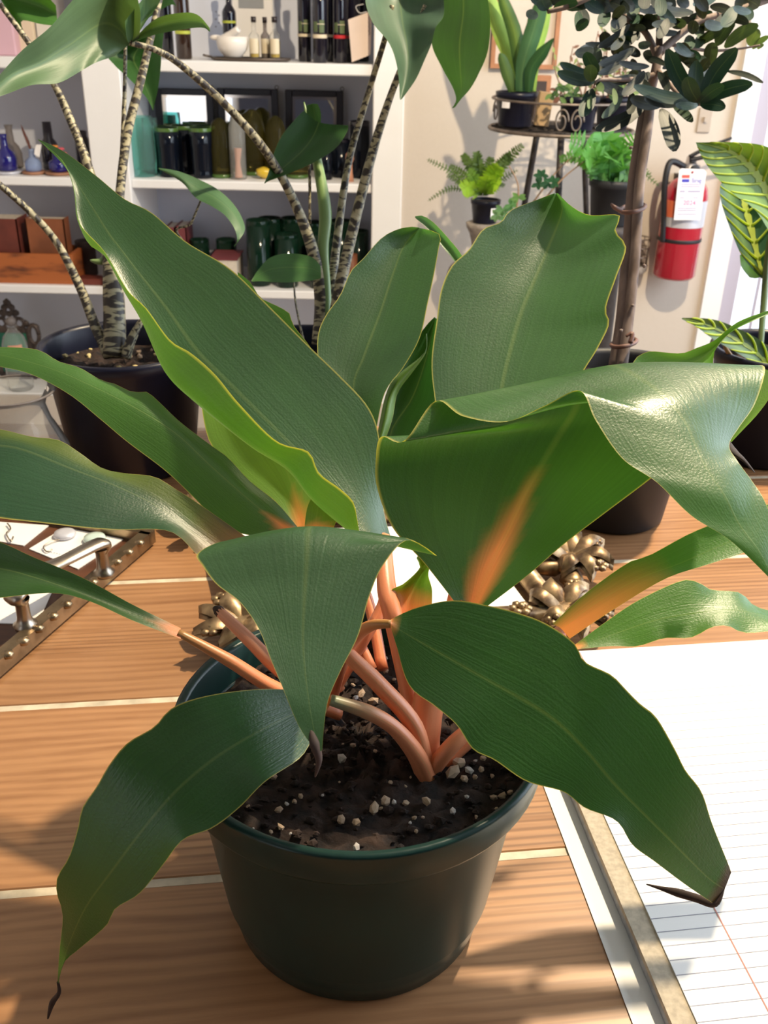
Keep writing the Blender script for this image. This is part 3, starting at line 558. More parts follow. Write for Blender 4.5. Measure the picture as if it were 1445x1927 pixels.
leaf_rows(mp_, [
    [(600,1190,.412),(620,1190,.412),(640,1190,.412)],
    [(540,1110,.410),(612,1100,.405),(680,1110,.410)],
    [(470,1040,.398),(597,1030,.392),(715,1040,.398)],
    [(425,1018,.384),(587,992,.380),(762,1012,.382)],
    [(372,1041,.366),(580,1000,.370),(822,1046,.376)],
    [(382,1066,.360),(578,1040,.362),(768,1016,.368)],
    [(408,1100,.355),(575,1090,.356),(722,1062,.361)],
    [(450,1132,.350),(572,1140,.350),(695,1122,.355)],
    [(486,1182,.344),(570,1200,.344),(674,1196,.348)],
    [(510,1242,.338),(574,1262,.338),(642,1260,.341)],
    [(535,1302,.333),(582,1325,.333),(618,1316,.335)],
    [(563,1368,.330),(592,1380,.330),(610,1364,.331)],
    [(594,1412,.328),(601,1414,.328),(606,1412,.328)]], colf=cgreen(G1, .16))
stem(mp_, [(585,1372,.331),(592,1400,.329),(600,1430,.329),(593,1462,.331)], [3,11,7,1.5], 'dead', 'dry_tip')
leaf_cols(mp_, [[(690,860),(640,760),(605,700),(597,660),(600,622),(615,590),(640,555),(660,510),(682,488),(720,446),(760,428),(788,428)],
    [(690,860),(665,735),(685,670),(715,590),(738,520),(760,463),(790,429)],
    [(700,860),(722,745),(760,690),(790,635),(805,570),(816,520),(825,470),(828,442),(800,431)]],
    [[.49,.51,.535], [.49,.515,.54], [.485,.505,.53]], colf=cgreen(G1, .1))
leaf_cols(mp_, [[(880,960),(830,830),(818,750),(812,680),(822,600),(830,545),(850,500),(882,470),(908,432),(942,418),(960,396),(1010,376),(1042,364)],
    [(900,960),(930,830),(945,725),(960,660),(980,590),(1000,540),(1030,470),(1058,395),(1046,364)],
    [(920,960),(1040,830),(1075,740),(1103,690),(1122,660),(1146,610),(1140,580),(1160,520),(1178,465),(1158,435),(1165,405),(1110,405),(1075,388),(1050,364)]],
    [[.475,.50,.52,.545], [.475,.50,.525,.555], [.475,.495,.51,.54]], Mm=17, nseg=60, colf=cgreen(G1, .12))
leaf_rows(mp_, [
    [(870,1152,.43),(886,1152,.432),(902,1152,.43)],
    [(800,1062,.428),(920,1070,.437),(990,1085,.432)],
    [(740,995,.426),(955,1000,.444),(1060,1025,.436)],
    [(710,920,.426),(990,925,.450),(1135,968,.440)],
    [(707,865,.425),(1025,865,.453),(1235,892,.445)],
    [(717,822,.42),(1055,815,.455),(1300,830,.452)],
    [(760,830,.416),(1080,775,.454),(1350,760,.455)],
    [(818,755,.425),(1105,712,.450),(1400,700,.455)],
    [(870,783,.410),(1150,687,.440),(1436,688,.450)],
    [(950,794,.405),(1210,715,.425),(1436,715,.440)],
    [(1022,765,.405),(1255,750,.412),(1418,765,.430)],
    [(1090,735,.405),(1290,795,.405),(1390,805,.420)],
    [(1120,790,.398),(1310,840,.398),(1372,838,.410)],
    [(1170,862,.39),(1335,890,.39),(1388,868,.40)],
    [(1235,907,.385),(1365,935,.384),(1415,905,.395)],
    [(1300,970,.38),(1390,985,.38),(1440,945,.388)],
    [(1375,1018,.376),(1430,1040,.374),(1462,1010,.38)],
    [(1460,1100,.37),(1461,1102,.37),(1464,1100,.37)]], nseg=110, Mm=23, colf=cgreen((.042, .125, .030), .23, 6.5))
leaf_cols(mp_, [[(1040,1174),(1100,1118),(1180,1060),(1222,1045),(1300,1003),(1380,972),(1460,945),(1520,945),(1580,960)], [(1056,1184),(1120,1135),(1200,1090),(1280,1060),(1360,1025),(1460,985),(1580,962)], [(1072,1202),(1150,1150),(1250,1090),(1330,1063),(1400,1040),(1460,1018),(1520,990),(1580,964)]],
    [[.444,.45,.455], [.440,.444,.45], [.436,.438,.445]], colf=lambda t, u: mix(G2, ORANGE, max(0, (.42-t)/.42)*1.3*min(1, .05+1.3*u)))
leaf_cols(mp_, [[(1078,1216),(1140,1170),(1200,1130),(1280,1093),(1312,1095),(1340,1110),(1392,1115),(1420,1140),(1470,1155),(1530,1175)], [(1082,1219),(1150,1195),(1230,1168),(1300,1155),(1380,1148),(1470,1166),(1530,1176)], [(1085,1222),(1150,1216),(1200,1216),(1250,1201),(1300,1200),(1340,1180),(1370,1178),(1402,1191),(1470,1185),(1530,1177)]],
    [[.46,.475,.48], [.458,.465,.47], [.456,.458,.46]], colf=cgreen(G2, .06))
leaf_cols(mp_, [[(735,1166),(780,1145),(850,1130),(920,1140),(980,1155),(1030,1175),(1080,1210),(1100,1245),(1150,1270),(1180,1300),(1205,1325),(1235,1350),(1270,1410),(1290,1450),(1320,1490),(1340,1550),(1370,1625),(1376,1642)],
    [(735,1172),(760,1190),(900,1270),(1030,1345),(1100,1410),(1160,1480),(1250,1570),(1330,1650),(1362,1672)],
    [(735,1180),(746,1215),(770,1290),(820,1330),(860,1365),(890,1410),(930,1430),(990,1470),(1060,1490),(1100,1520),(1160,1545),(1190,1590),(1230,1620),(1290,1665),(1345,1702)]],
    [[.388,.385,.380,.385,.402], [.386,.380,.374,.380,.400], [.386,.376,.370,.378,.400]], Mm=17, nseg=60, colf=cgreen(G3, .03, 1.0, .03))
stem(mp_, [(1374,1640,.402),(1362,1668,.401),(1345,1700,.400),(1310,1690,.404),(1275,1680,.408),(1245,1672,.412),(1216,1664,.416)], [2,3,7,8,8,4,1], 'dead', 'dry_tip')
leaf_cols(mp_, [[(735,1165),(745,1140),(735,1112),(760,1098),(790,1068),(784,1048),(812,1028)], [(765,1165),(772,1110),(800,1070),(815,1035)], [(812,1150),(813,1110),(806,1080),(815,1050),(818,1030)]], [[.442,.445,.45], [.447,.452,.455], [.445,.447,.45]], colf=cgreen(GB, .5))
leaf_cols(mp_, [[(716,900),(716,812),(735,735),(770,660),(800,615),(818,596)], [(735,900),(735,815),(775,750),(800,680),(819,598)], [(830,900),(832,800),(835,760),(830,690),(822,600)]], [[.50,.52,.53], [.51,.53,.54], [.505,.52,.53]], colf=cgreen((.02, .07, .025)))
leaf_cols(mp_, [[(706,840),(714,795),(725,745),(742,712),(790,672),(802,655),(801,628)], [(712,840),(725,790),(735,745),(757,710),(795,670),(803,650),(802,628)], [(716,850),(738,790),(748,740),(775,702),(800,667),(804,645),(803,628)]], [[.50,.51,.515], [.495,.505,.512], [.50,.51,.515]], colf=cgreen(GB), Mm=7)
leaf_cols(mp_, [[(560,1010),(520,945),(440,890),(400,842),(385,800),(377,735),(382,680),(400,640)], [(575,1010),(545,900),(515,840),(470,760),(430,690),(405,640)], [(600,1010),(600,900),(570,830),(510,750),(450,680),(410,640)]], [[.485,.51,.53], [.485,.51,.53], [.48,.50,.525]], colf=cgreen((.13, .26, .06), .25, 2.0))
leaf_cols(mp_, [[(660,800),(620,715),(585,655),(552,612),(545,590),(520,575),(490,560),(470,530),(447,512)], [(630,800),(590,720),(530,640),(480,570),(447,513)], [(600,800),(560,720),(500,640),(460,580),(447,514)]], [[.50,.52,.53]]*3, colf=cgreen(G2))
leaf_cols(mp_, [[(1180,720),(1192,680),(1205,668),(1225,661),(1280,665),(1310,655),(1345,640),(1390,605),(1460,580)], [(1210,720),(1260,700),(1310,680),(1350,650),(1390,612),(1460,582)], [(1240,740),(1300,720),(1338,692),(1346,658),(1380,622),(1460,586)]], [[.49,.50,.51], [.495,.505,.51], [.49,.50,.51]], colf=cgreen((.08, .2, .045)))
leaf_cols(mp_, [[(1360,830),(1395,790),(1412,750),(1422,688)], [(1372,835),(1410,790),(1430,750),(1440,695)], [(1385,822),(1425,780),(1452,740),(1458,700)]], [[.455,.46,.465]]*3, colf=cgreen(GB), Mm=7)
stem(mp_, [(1368,832,.455),(1380,850,.452),(1400,866,.45),(1420,889,.45)], [9,12,6,1.5], 'dead', 'dry_tip', flat=.4)
leaf_cols(mp_, [[(905,560),(872,486),(845,450),(815,418),(795,406),(781,407)], [(895,560),(862,490),(838,455),(808,425),(790,411),(781,408)], [(885,560),(860,500),(832,464),(804,430),(788,416),(781,410)]], [[.55,.57,.58], [.555,.575,.58], [.55,.57,.58]], colf=cgreen((.05, .13, .075)), Mm=7)
leaf_cols(mp_, [[(572,1000),(578,955),(592,930),(612,922)], [(592,1000),(598,955),(606,930),(614,922)], [(625,1000),(640,955),(630,930),(616,922)]], [[.462,.465,.468]]*3, colf=cgreen(GB, .3), Mm=7)
# stalks
OG = lambda t: mix(ORANGE, (.20, .17, .04), (t-.55)*1.6)
stem(mp_, [(802,1462,.428),(782,1418,.42),(742,1370,.41),(692,1340,.403),(622,1317,.40)], [24,22,19,18,13], colf=lambda t: mix(ORANGE, (.30, .32, .20), (t-.62)*3))
stem(mp_, [(800,1455,.430),(778,1365,.42),(710,1285,.412),(648,1224,.408),(610,1170,.412)], [22,22,21,18,16])
stem(mp_, [(806,1460,.430),(800,1370,.432),(820,1260,.432),(855,1190,.432),(886,1140,.431)], [24,32,32,26,24])
stem(mp_, [(808,1455,.430),(848,1405,.424),(900,1355,.43),(980,1260,.438),(1056,1188,.442)], [22,20,18,16,17])
stem(mp_, [(815,1452,.432),(900,1380,.44),(1000,1290,.45),(1082,1219,.459)], [16,14,12,6])
stem(mp_, [(622,1312,.452),(638,1255,.430),(662,1208,.406),(696,1178,.393),(738,1174,.387)], [15,15,14,13,9], colf=OG)
stem(mp_, [(618,1316,.455),(680,1210,.455),(725,1120,.462),(715,1005,.470)], [14,14,12,10])
stem(mp_, [(795,1440,.435),(745,1185,.442),(728,1110,.448),(722,1010,.47)], [14,20,20,14])
stem(mp_, [(640,1345,.447),(520,1297,.437),(430,1242,.431),(335,1190,.426)], [14,17,15,8], colf=OG)
stem(mp_, [(610,1330,.452),(520,1255,.446),(470,1205,.447),(412,1150,.452)], [16,17,16,12], colf=lambda t: (.72, .33, .20), name='cut_stalk')
stem(mp_, [(416,1154,.4515),(410,1148,.452),(402,1143,.4525)], [12,12,4], 'dead', 'cut_end')
stem(mp_, [(640,1300,.455),(560,1150,.45),(480,1080,.446),(415,1056,.441)], [13,13,13,14], colf=OG)
stem(mp_, [(700,1260,.455),(620,1100,.46),(545,1004,.456)], [12,12,11], colf=OG)
stem(mp_, [(720,1260,.458),(680,1100,.48),(580,1008,.485)], [12,11,10], colf=OG)
stem(mp_, [(760,1300,.45),(770,1230,.45),(770,1160,.446)], [12,12,14])
stem(mp_, [(790,1400,.44),(860,1100,.46),(900,960,.475)], [12,12,12])
stem(mp_, [(780,1400,.44),(720,1050,.48),(695,860,.488)], [12,10,8])

# ================================================================== OTHER THINGS ON THE TABLE
def nursery_pot(parent, cx, cy, R, h, rb, mat='potblack', lip=.012):
    pr = [(rb-.003, 0), (rb, .003), (R-.006, h-lip-.003), (R-.002, h-lip), (R, h-.003), (R-.001, h), (R-.005, h), (R-.007, h-.004), (R-.009, h-.02), (rb*.9+.004, h*.3)]
    return obj('pot', lathe(pr, cx, cy, TZ, n=56), MT[mat], parent)
ZL = (.045, .10, .045); ZD = (.018, .065, .014)
# ---- zebra-stemmed plant in the black pot, left
B1 = (-.251, .877); R1 = .079; H1 = .122
z1 = thing('zebra_stem_plant', 'black nursery pot of tall plant with striped stems, standing farthest left on table', 'potted plant', (B1[0], B1[1], TZ), 'zebra-stemmed plants in black pots')
nursery_pot(z1, B1[0], B1[1], R1, H1, .060)
soil_disc(z1, B1[0], B1[1], TZ+.098, .069, .003)
rr = random.Random(11); lst = []
for _ in range(46):
    a = rr.uniform(-2.2, 2.9); q = .064*math.sqrt(rr.random()); lst.append((Vector((B1[0]+q*math.cos(a), B1[1]+q*math.sin(a), TZ+.102)), rr.uniform(.0014, .0034)))
pebbles(z1, lst, 0, ('pebg', 'pebble'))
dB = (Vector((B1[0], B1[1]-.02, TZ+.10))-CAM).dot(FW)
stem(z1, [(206,672,dB),(178,610,dB),(148,535,dB-.01),(95,440,dB-.03),(0,348,dB-.07),(-70,300,dB-.1)], [12.6,11.1,9.6,7.4,6.7,5.9], 'zebra', 'stem')
stem(z1, [(216,672,dB),(214,560,dB),(200,440,dB),(165,310,dB),(130,220,dB),(100,155,dB-.01),(55,82,dB-.02),(0,8,dB-.03)], [22.4,20.6,11.8,8.9,8.1,6.7,5.9,5.2], 'zebra', 'stem')
stem(z1, [(226,672,dB),(222,560,dB),(222,440,dB),(226,360,dB),(240,250,dB),(265,150,dB),(284,70,dB),(302,-10,dB)], [11.1,11.1,10.4,8.9,8.9,8.1,6.7,5.9], 'zebra', 'stem')
stem(z1, [(222,470,dB+.012),(226,380,dB+.014),(231,280,dB+.015),(235,150,dB+.015),(236,70,dB+.01)], [5.9,5.9,5.2,3.7,3.0], 'zebra', 'stem')
stem(z1, [(236,675,dB-.005),(245,645,dB-.005),(262,610,dB-.003),(272,595,dB)], [11.1,10.4,6.7,1.5], 'zebra', 'stem_sheath')
stem(z1, [(206,480,dB),(190,492,dB),(170,490,dB-.005)], [10,9,2], 'stalk', 'leaf_stub', colf=lambda t: (.16, .24, .09))
leaf_rows(z1, [[(48,72,1.0),(50,76,1.0),(55,80,1.0)], [(-10,-30,.98),(10,0,1.0),(40,40,.99)], [(60,-30,.98),(70,10,1.0),(80,46,.99)], [(105,10,.99),(107,30,1.0),(108,48,.99)]], colf=lambda t, u: (.05, .14, .03), mat='leaf2', nseg=14, Mm=9)
leaf_rows(z1, [[(262,75,1.0),(285,60,1.0),(308,62,1.0)], [(205,100,.99),(252,105,1.01),(304,98,.99)], [(215,122,.98),(262,135,1.0),(302,132,.98)], [(245,150,.97),(275,165,.985),(297,168,.97)], [(275,183,.965),(285,188,.97),(292,190,.965)], [(287,206,.96),(288,208,.96),(289,206,.96)]], colf=lambda t, u: ZD, mat='leaf2', nseg=24, Mm=9)
leaf_rows(z1, [[(268,26,.98),(272,30,.98),(276,36,.98)], [(280,0,.975),(296,8,.98),(318,10,.98)], [(300,-20,.97),(320,-8,.98),(332,12,.98)]], colf=lambda t, u: ZD, mat='leaf2', nseg=10, Mm=7)
# ---- second zebra-stemmed plant
X2 = X_at(575, .872, TZ+.1); B2 = (X2, .872)
z2 = thing('zebra_stem_plant', 'black nursery pot of tall striped-stem plant, half hidden behind the big leaves', 'potted plant', (B2[0], B2[1], TZ), 'zebra-stemmed plants in black pots')
nursery_pot(z2, B2[0], B2[1], R1, H1, .060)
soil_disc(z2, B2[0], B2[1], TZ+.098, .069, .003)
lst = []
for _ in range(24):
    a = rr.uniform(0, 6.28); q = .064*math.sqrt(rr.random()); lst.append((Vector((B2[0]+q*math.cos(a), B2[1]+q*math.sin(a), TZ+.102)), rr.uniform(.0014, .0032)))
pebbles(z2, lst, 0, ('pebg', 'pebble'))
d2 = (Vector((B2[0], B2[1]-.0, TZ+.10))-CAM).dot(FW)
stem(z2, [(600,648,d2),(605,560,d2),(588,470,d2-.005),(550,372,d2-.02),(500,285,d2-.05),(430,203,d2-.10),(350,130,d2-.14),(298,96,d2-.165),(243,80,d2-.18)], [14.1,14.1,11.8,8.9,8.1,7.4,6.7,5.9,5.2], 'zebra', 'stem')
stem(z2, [(615,648,d2),(614,560,d2),(608,470,d2),(612,400,d2),(598,310,d2),(584,250,d2),(572,192,d2)], [10,10,11,13,10,6,1], 'stalk', 'rolled_leaf', colf=lambda t: (.16, .26, .085))
stem(z2, [(612,648,d2+.01),(625,540,d2+.01),(632,470,d2+.01),(655,310,d2),(690,185,d2-.02),(725,70,d2-.05),(738,10,d2-.06)], [10.4,9.6,8.1,6.7,5.9,5.2,4.4], 'zebra', 'stem')
stem(z2, [(622,648,d2-.01),(640,540,d2-.01),(662,440,d2-.01),(700,290,d2-.02),(735,180,d2-.04),(775,80,d2-.06),(800,10,d2-.07)], [12.6,11.8,10.4,8.9,6.7,5.9,4.4], 'zebra', 'stem')
stem(z2, [(583,420,d2),(583,360,d2),(582,300,d2-.01)], [3.0,3.0,3.0], 'zebra', 'stem')
stem(z2, [(572,645,d2-.01),(562,600,d2-.01),(555,560,d2-.015),(553,522,d2-.02)], [3.0,2.2,2.2,1.5], 'zebra', 'stem')
stem(z2, [(560,640,d2-.02),(345,455,d2-.05),(360,420,d2-.055),(380,372,d2-.06)], [3.0,3.0,3.0,2.2], 'zebra', 'stem')
dA = d2-.18
leaf_rows(z2, [[(215,106,dA),(243,84,dA),(262,74,dA)],
    [(180,118,dA-.02),(225,55,dA),(262,10,dA-.02)],
    [(150,135,dA-.03),(190,45,dA-.01),(228,-60,dA-.02)],
    [(110,156,dA-.05),(130,85,dA-.035),(150,-12,dA-.05)],
    [(60,160,dA-.07),(75,118,dA-.055),(95,50,dA-.07)],
    [(15,176,dA-.085),(22,140,dA-.075),(38,98,dA-.085)],
    [(-25,190,dA-.10),(-22,176,dA-.10),(-18,162,dA-.10)]], colf=lambda t, u: (.085, .15, .075), mat='leaf2', nseg=40, Mm=17)
leaf_rows(z2, [[(243,82,dA),(246,79,dA),(250,76,dA)], [(290,66,dA-.005),(290,52,dA),(292,36,dA-.01)], [(340,56,dA-.015),(340,40,dA-.01),(342,24,dA-.02)], [(380,52,dA-.03),(376,40,dA-.025),(372,28,dA-.03)], [(394,60,dA-.035),(395,58,dA-.035),(394,52,dA-.035)]], colf=lambda t, u: (.085, .16, .075), mat='leaf2', nseg=20, Mm=7, name='leaf_lobe')
leaf_rows(z2, [[(243,82,dA),(262,60,dA),(275,40,dA)], [(238,70,dA-.01),(270,30,dA),(300,5,dA)], [(235,40,dA-.02),(272,-5,dA-.01),(302,-20,dA-.01)]], colf=lambda t, u: (.07, .14, .06), mat='leaf2', nseg=10, Mm=7, name='leaf_lobe')
leaf_rows(z2, [[(572,208,d2-.02),(600,230,d2-.015),(655,236,d2-.02)], [(556,224,d2-.025),(590,255,d2-.015),(652,250,d2-.02)], [(530,256,d2-.03),(572,280,d2-.02),(630,280,d2-.03)], [(514,292,d2-.035),(548,303,d2-.028),(590,306,d2-.035)], [(505,325,d2-.04),(520,326,d2-.035),(545,326,d2-.04)], [(497,345,d2-.045),(499,345,d2-.045),(502,342,d2-.045)]], colf=lambda t, u: ZD, mat='leaf2', nseg=30, Mm=11)
leaf_rows(z2, [[(590,240,d2-.01),(596,243,d2-.01),(602,243,d2-.01)], [(578,218,d2-.012),(592,215,d2-.01),(604,215,d2-.012)], [(576,198,d2-.015),(588,195,d2-.012),(598,196,d2-.015)]], colf=lambda t, u: (.03, .09, .02), mat='leaf2', nseg=10, Mm=5, name='leaf_lobe')
leaf_rows(z2, [[(603,500,d2-.03),(604,514,d2-.04),(604,524,d2-.045)], [(585,483,d2-.02),(585,505,d2-.035),(585,528,d2-.045)], [(545,477,d2-.02),(545,503,d2-.035),(548,531,d2-.05)], [(510,484,d2-.03),(512,506,d2-.04),(515,531,d2-.05)], [(488,505,d2-.04),(489,516,d2-.045),(492,529,d2-.05)], [(473,528,d2-.05),(473,529,d2-.05),(475,530,d2-.05)]], colf=lambda t, u: (.035, .105, .025), mat='leaf2', nseg=26, Mm=9)
leaf_rows(z2, [[(298,316,d2-.05),(299,318,d2-.05),(300,319,d2-.05)], [(335,322,d2-.05),(338,333,d2-.06),(342,343,d2-.06)], [(375,338,d2-.05),(372,356,d2-.06),(368,372,d2-.065)], [(412,358,d2-.055),(404,372,d2-.065),(398,388,d2-.07)], [(444,390,d2-.06),(434,397,d2-.07),(424,406,d2-.075)], [(461,428,d2-.07),(452,428,d2-.075),(442,432,d2-.08)], [(450,452,d2-.08),(448,453,d2-.08),(446,454,d2-.08)], [(441,463,d2-.08),(441,464,d2-.08),(440,463,d2-.08)]], colf=lambda t, u: (.05, .12, .05), mat='leaf2', nseg=30, Mm=7)
dT = d2-.08
leaf_rows(z2, [[(690,-40,dT),(745,-40,dT+.03),(830,-40,dT)], [(688,5,dT-.01),(752,0,dT+.03),(836,24,dT-.01)], [(703,45,dT-.015),(758,45,dT+.015),(820,52,dT-.02)], [(728,75,dT-.02),(765,80,dT+.005),(812,82,dT-.02)], [(742,105,dT-.025),(768,115,dT-.005),(798,115,dT-.025)], [(750,145,dT-.03),(764,150,dT-.02),(782,150,dT-.03)], [(752,186,dT-.035),(754,188,dT-.035),(758,184,dT-.035)]], colf=lambda t, u: (.05, .10, .065), mat='leaf2', nseg=36, Mm=15)
leaf_rows(z2, [[(820,-40,d2-.05),(870,-40,d2-.09),(910,-40,d2-.14)], [(822,20,d2-.035),(872,20,d2-.075),(922,30,d2-.125)], [(812,80,d2-.015),(865,80,d2-.06),(918,95,d2-.105)], [(832,128,d2-.015),(866,130,d2-.045),(900,140,d2-.08)], [(852,165,d2-.015),(868,165,d2-.03),(884,168,d2-.05)], [(858,188,d2-.015),(863,186,d2-.02),(868,186,d2-.025)], [(850,204,d2-.008),(853,203,d2-.01),(856,202,d2-.012)]], colf=lambda t, u: (.022, .072, .010), mat='leaf2', nseg=36, Mm=13)

# ---- olive tree, right
pc = PZ(1150, 990, TZ); OC = (pc.x+.004, pc.y+.028)
ol = thing('olive_tree', 'young olive tree tied to a stake in charcoal pot with barcode label', 'potted tree', (OC[0], OC[1], TZ))
RO_, HO = .068, .135
nursery_pot(ol, OC[0], OC[1], RO_, HO, .047, 'potgrey')
soil_disc(ol, OC[0], OC[1], TZ+.118, .060, .003)
dO = (Vector((OC[0], OC[1], TZ+.12))-CAM).dot(FW)
lst = []
for _ in range(20):
    a = rr.uniform(0, 6.28); q = .055*math.sqrt(rr.random()); lst.append((Vector((OC[0]+q*math.cos(a), OC[1]+q*math.sin(a), TZ+.121)), rr.uniform(.0014, .003)))
pebbles(ol, lst, 0, ('pebg', 'pebble'))
stem(ol, [(1158,690,dO),(1170,600,dO),(1180,480,dO),(1190,350,dO),(1205,250,dO),(1215,200,dO),(1232,140,dO-.01),(1240,90,dO-.01)], [14,12,11,10,10,10,9,8], 'stake', 'stake', flat=1)
stem(ol, [(1170,690,dO-.006),(1183,600,dO-.006),(1195,480,dO-.006),(1203,350,dO-.006),(1217,250,dO-.006),(1225,190,dO-.006)], [11,10,10,10,10,8], 'bark', 'trunk', flat=1)
for pts, rd in (([(1238,110,dO-.01),(1215,62,dO-.01),(1185,40,dO-.02),(1158,12,dO-.03),(1140,-20,dO-.04)], [7,6,5,5,4]), ([(1240,100,dO-.01),(1275,68,dO),(1320,38,dO),(1380,22,dO+.01),(1460,-6,dO+.02)], [8,7,6,6,7]), ([(1240,90,dO),(1242,40,dO),(1250,-20,dO)], [7,6,5]), ([(1312,42,dO),(1325,0,dO),(1330,-20,dO)], [6,5,5]), ([(1200,20,dO-.01),(1194,50,dO-.01),(1196,-20,dO-.01)], [5,5,5]), ([(1030,22,dO-.05),(1070,12,dO-.05),(1110,-5,dO-.05)], [4,5,5]), ([(1232,140,dO-.01),(1180,150,dO-.04),(1130,150,dO-.06),(1118,160,dO-.06)], [5,4,3,2]), ([(1235,130,dO-.01),(1290,190,dO-.05),(1318,196,dO-.06)], [5,4,3]), ([(1255,82,dO),(1330,95,dO+.02),(1390,92,dO+.03),(1430,85,dO+.03)], [4,3,2,2])):
    stem(ol, pts, rd, 'bark', 'branch', n=7, flat=1)
for zz in ((1182,392), (1166,645)):
    ring = [PD(zz[0]+24*math.cos(a)+8, zz[1]+7*math.sin(a)-4*math.cos(a), dO-.022*math.sin(a)) for a in [2*math.pi*k/14 for k in range(15)]]
    obj('tie', tube(ring, .0018, n=6, seg=30), MT['wire'], ol)
    e = [PD(zz[0]-14, zz[1]+4, dO-.02), PD(zz[0]-26, zz[1]-2, dO-.024), PD(zz[0]-32, zz[1]-8, dO-.02)] if zz[1] < 500 else [PD(zz[0]+20, zz[1], dO-.02), PD(zz[0]+24, zz[1]-18, dO-.02), PD(zz[0]+12, zz[1]-12, dO-.02)]
    obj('tie_end', tube(e, [.0022, .0018, .001], n=6), MT['wire'], ol)
# knots
for x, y in ((1187,278),(1212,500),(1190,575),(1168,622)): obj('bud', ico(PD(x, y, dO-.012), .0018, 1, .2), MT['bark'], ol)
OLF = [ # crop coordinates (origin 1000,0; scale 3.247): base, tip, half width, shade, depth offset
 (1025,640,830,300,46,0,-.07),(1030,640,1010,370,42,0,-.06),(1035,630,1255,295,46,0,-.075),(1040,620,1350,510,40,0,-.075),(1030,640,1185,655,34,0,-.075),(1030,625,1175,520,34,1,-.08),(1020,640,880,640,22,0,-.07),(1020,625,950,470,44,0,-.08),(1000,610,625,525,34,0,-.065),(960,610,690,600,34,2,-.06),(800,640,605,600,34,2,-.05),(690,650,390,790,36,2,-.045),(790,665,875,925,45,3,-.05),(865,645,985,745,24,4,-.055),(775,440,835,560,24,2,-.05),
 (690,435,555,580,28,2,-.05),(640,460,470,500,24,3,-.04),(555,575,430,720,22,4,-.05),(580,570,400,490,30,3,-.05),(370,540,300,710,36,0,-.06),(390,500,160,440,34,0,-.06),(400,470,175,385,28,0,-.06),(410,440,330,320,34,0,-.06),(370,500,365,395,36,4,-.065),(350,560,350,665,14,5,-.06),(400,500,430,560,20,5,-.065),(500,540,510,640,14,5,-.06),
 (720,405,535,380,20,2,-.04),(560,375,410,450,22,2,-.045),(630,295,410,395,26,2,-.04),(600,150,405,290,22,2,-.045),(550,260,330,265,16,2,-.05),(720,440,640,520,22,2,-.03),
 (715,180,745,90,44,3,-.02),(900,200,760,185,18,2,-.01),(900,180,905,110,42,4,-.01),(990,75,770,45,26,2,-.01),(860,20,660,65,24,2,-.02),(520,30,400,-20,60,3,-.03),(330,40,350,-10,40,3,-.03),(470,60,440,150,20,1,-.03),(520,90,500,200,26,4,-.03),(1010,330,1060,230,0,4,.0),
 (1050,200,1000,290,26,4,.02),(1130,280,1240,115,34,4,.03),(1180,290,1385,150,34,5,.03),(1000,280,1160,190,26,4,.02),(1090,400,1115,260,36,4,.0),(1060,430,1010,340,44,4,-.01),(1060,190,1080,140,34,3,.01),(1330,280,1390,180,32,5,.04),(1350,300,1450,220,16,5,.04),(1195,435,1415,505,16,2,.0),(1380,300,1420,270,10,5,.04),(930,375,1020,370,12,2,-.03),(1010,340,870,290,18,2,-.03),(690,350,830,400,16,2,-.03),(1000,130,1030,220,30,4,.01),(1090,40,1230,75,26,3,.0),(1340,20,1240,20,44,2,.01),(1290,-10,1390,40,44,3,.01),(40,100,-30,70,26,4,-.06),(100,60,60,-10,36,0,-.06),(640,20,610,90,26,4,-.02),(830,60,800,130,28,1,-.01),(700,300,690,250,34,0,-.03),(640,330,560,270,16,3,-.03),(720,60,560,-20,30,0,-.02),(960,40,900,-20,30,2,.0),(880,360,800,420,14,2,-.02)]
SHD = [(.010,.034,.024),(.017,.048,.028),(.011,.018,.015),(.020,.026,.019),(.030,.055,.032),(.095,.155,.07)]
r7 = random.Random(31)
for cx_, cy_, n_, sp_ in ((640,160,9,120),(560,60,7,130),(800,40,8,140),(960,120,6,110),(1150,60,7,130),(480,330,8,120),(880,300,6,100),(1000,430,4,90),(700,480,5,110),(300,60,5,110),(120,30,4,70),(1330,60,5,90),(620,250,7,130)):
    for _ in range(n_):
        bx, by = cx_+r7.gauss(0, .5)*sp_, cy_+r7.gauss(0, .4)*sp_; a_ = r7.uniform(0, 6.28); L_ = r7.uniform(110, 185)
        OLF.append((bx, by, bx+L_*math.cos(a_), by+L_*.75*math.sin(a_), r7.uniform(20, 36), r7.choice([0, 0, 1, 2, 2, 3, 3, 4]), r7.uniform(-.06, .03)))
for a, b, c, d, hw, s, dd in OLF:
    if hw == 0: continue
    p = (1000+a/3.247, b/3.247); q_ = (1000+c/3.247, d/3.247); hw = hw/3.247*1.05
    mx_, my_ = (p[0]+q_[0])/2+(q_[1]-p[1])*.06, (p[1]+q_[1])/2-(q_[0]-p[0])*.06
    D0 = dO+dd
    ribbon(ol, [p, (mx_, my_), q_], [hw*.2, hw*.85, hw*1.12, hw*1.15, hw*.95, hw*.25], [D0+.01, D0, D0-.012], .15, colf=lambda t, u, s=s: SHD[s], conv=PD, nseg=12, Mm=5, tilt=rr.uniform(-.5, .5))
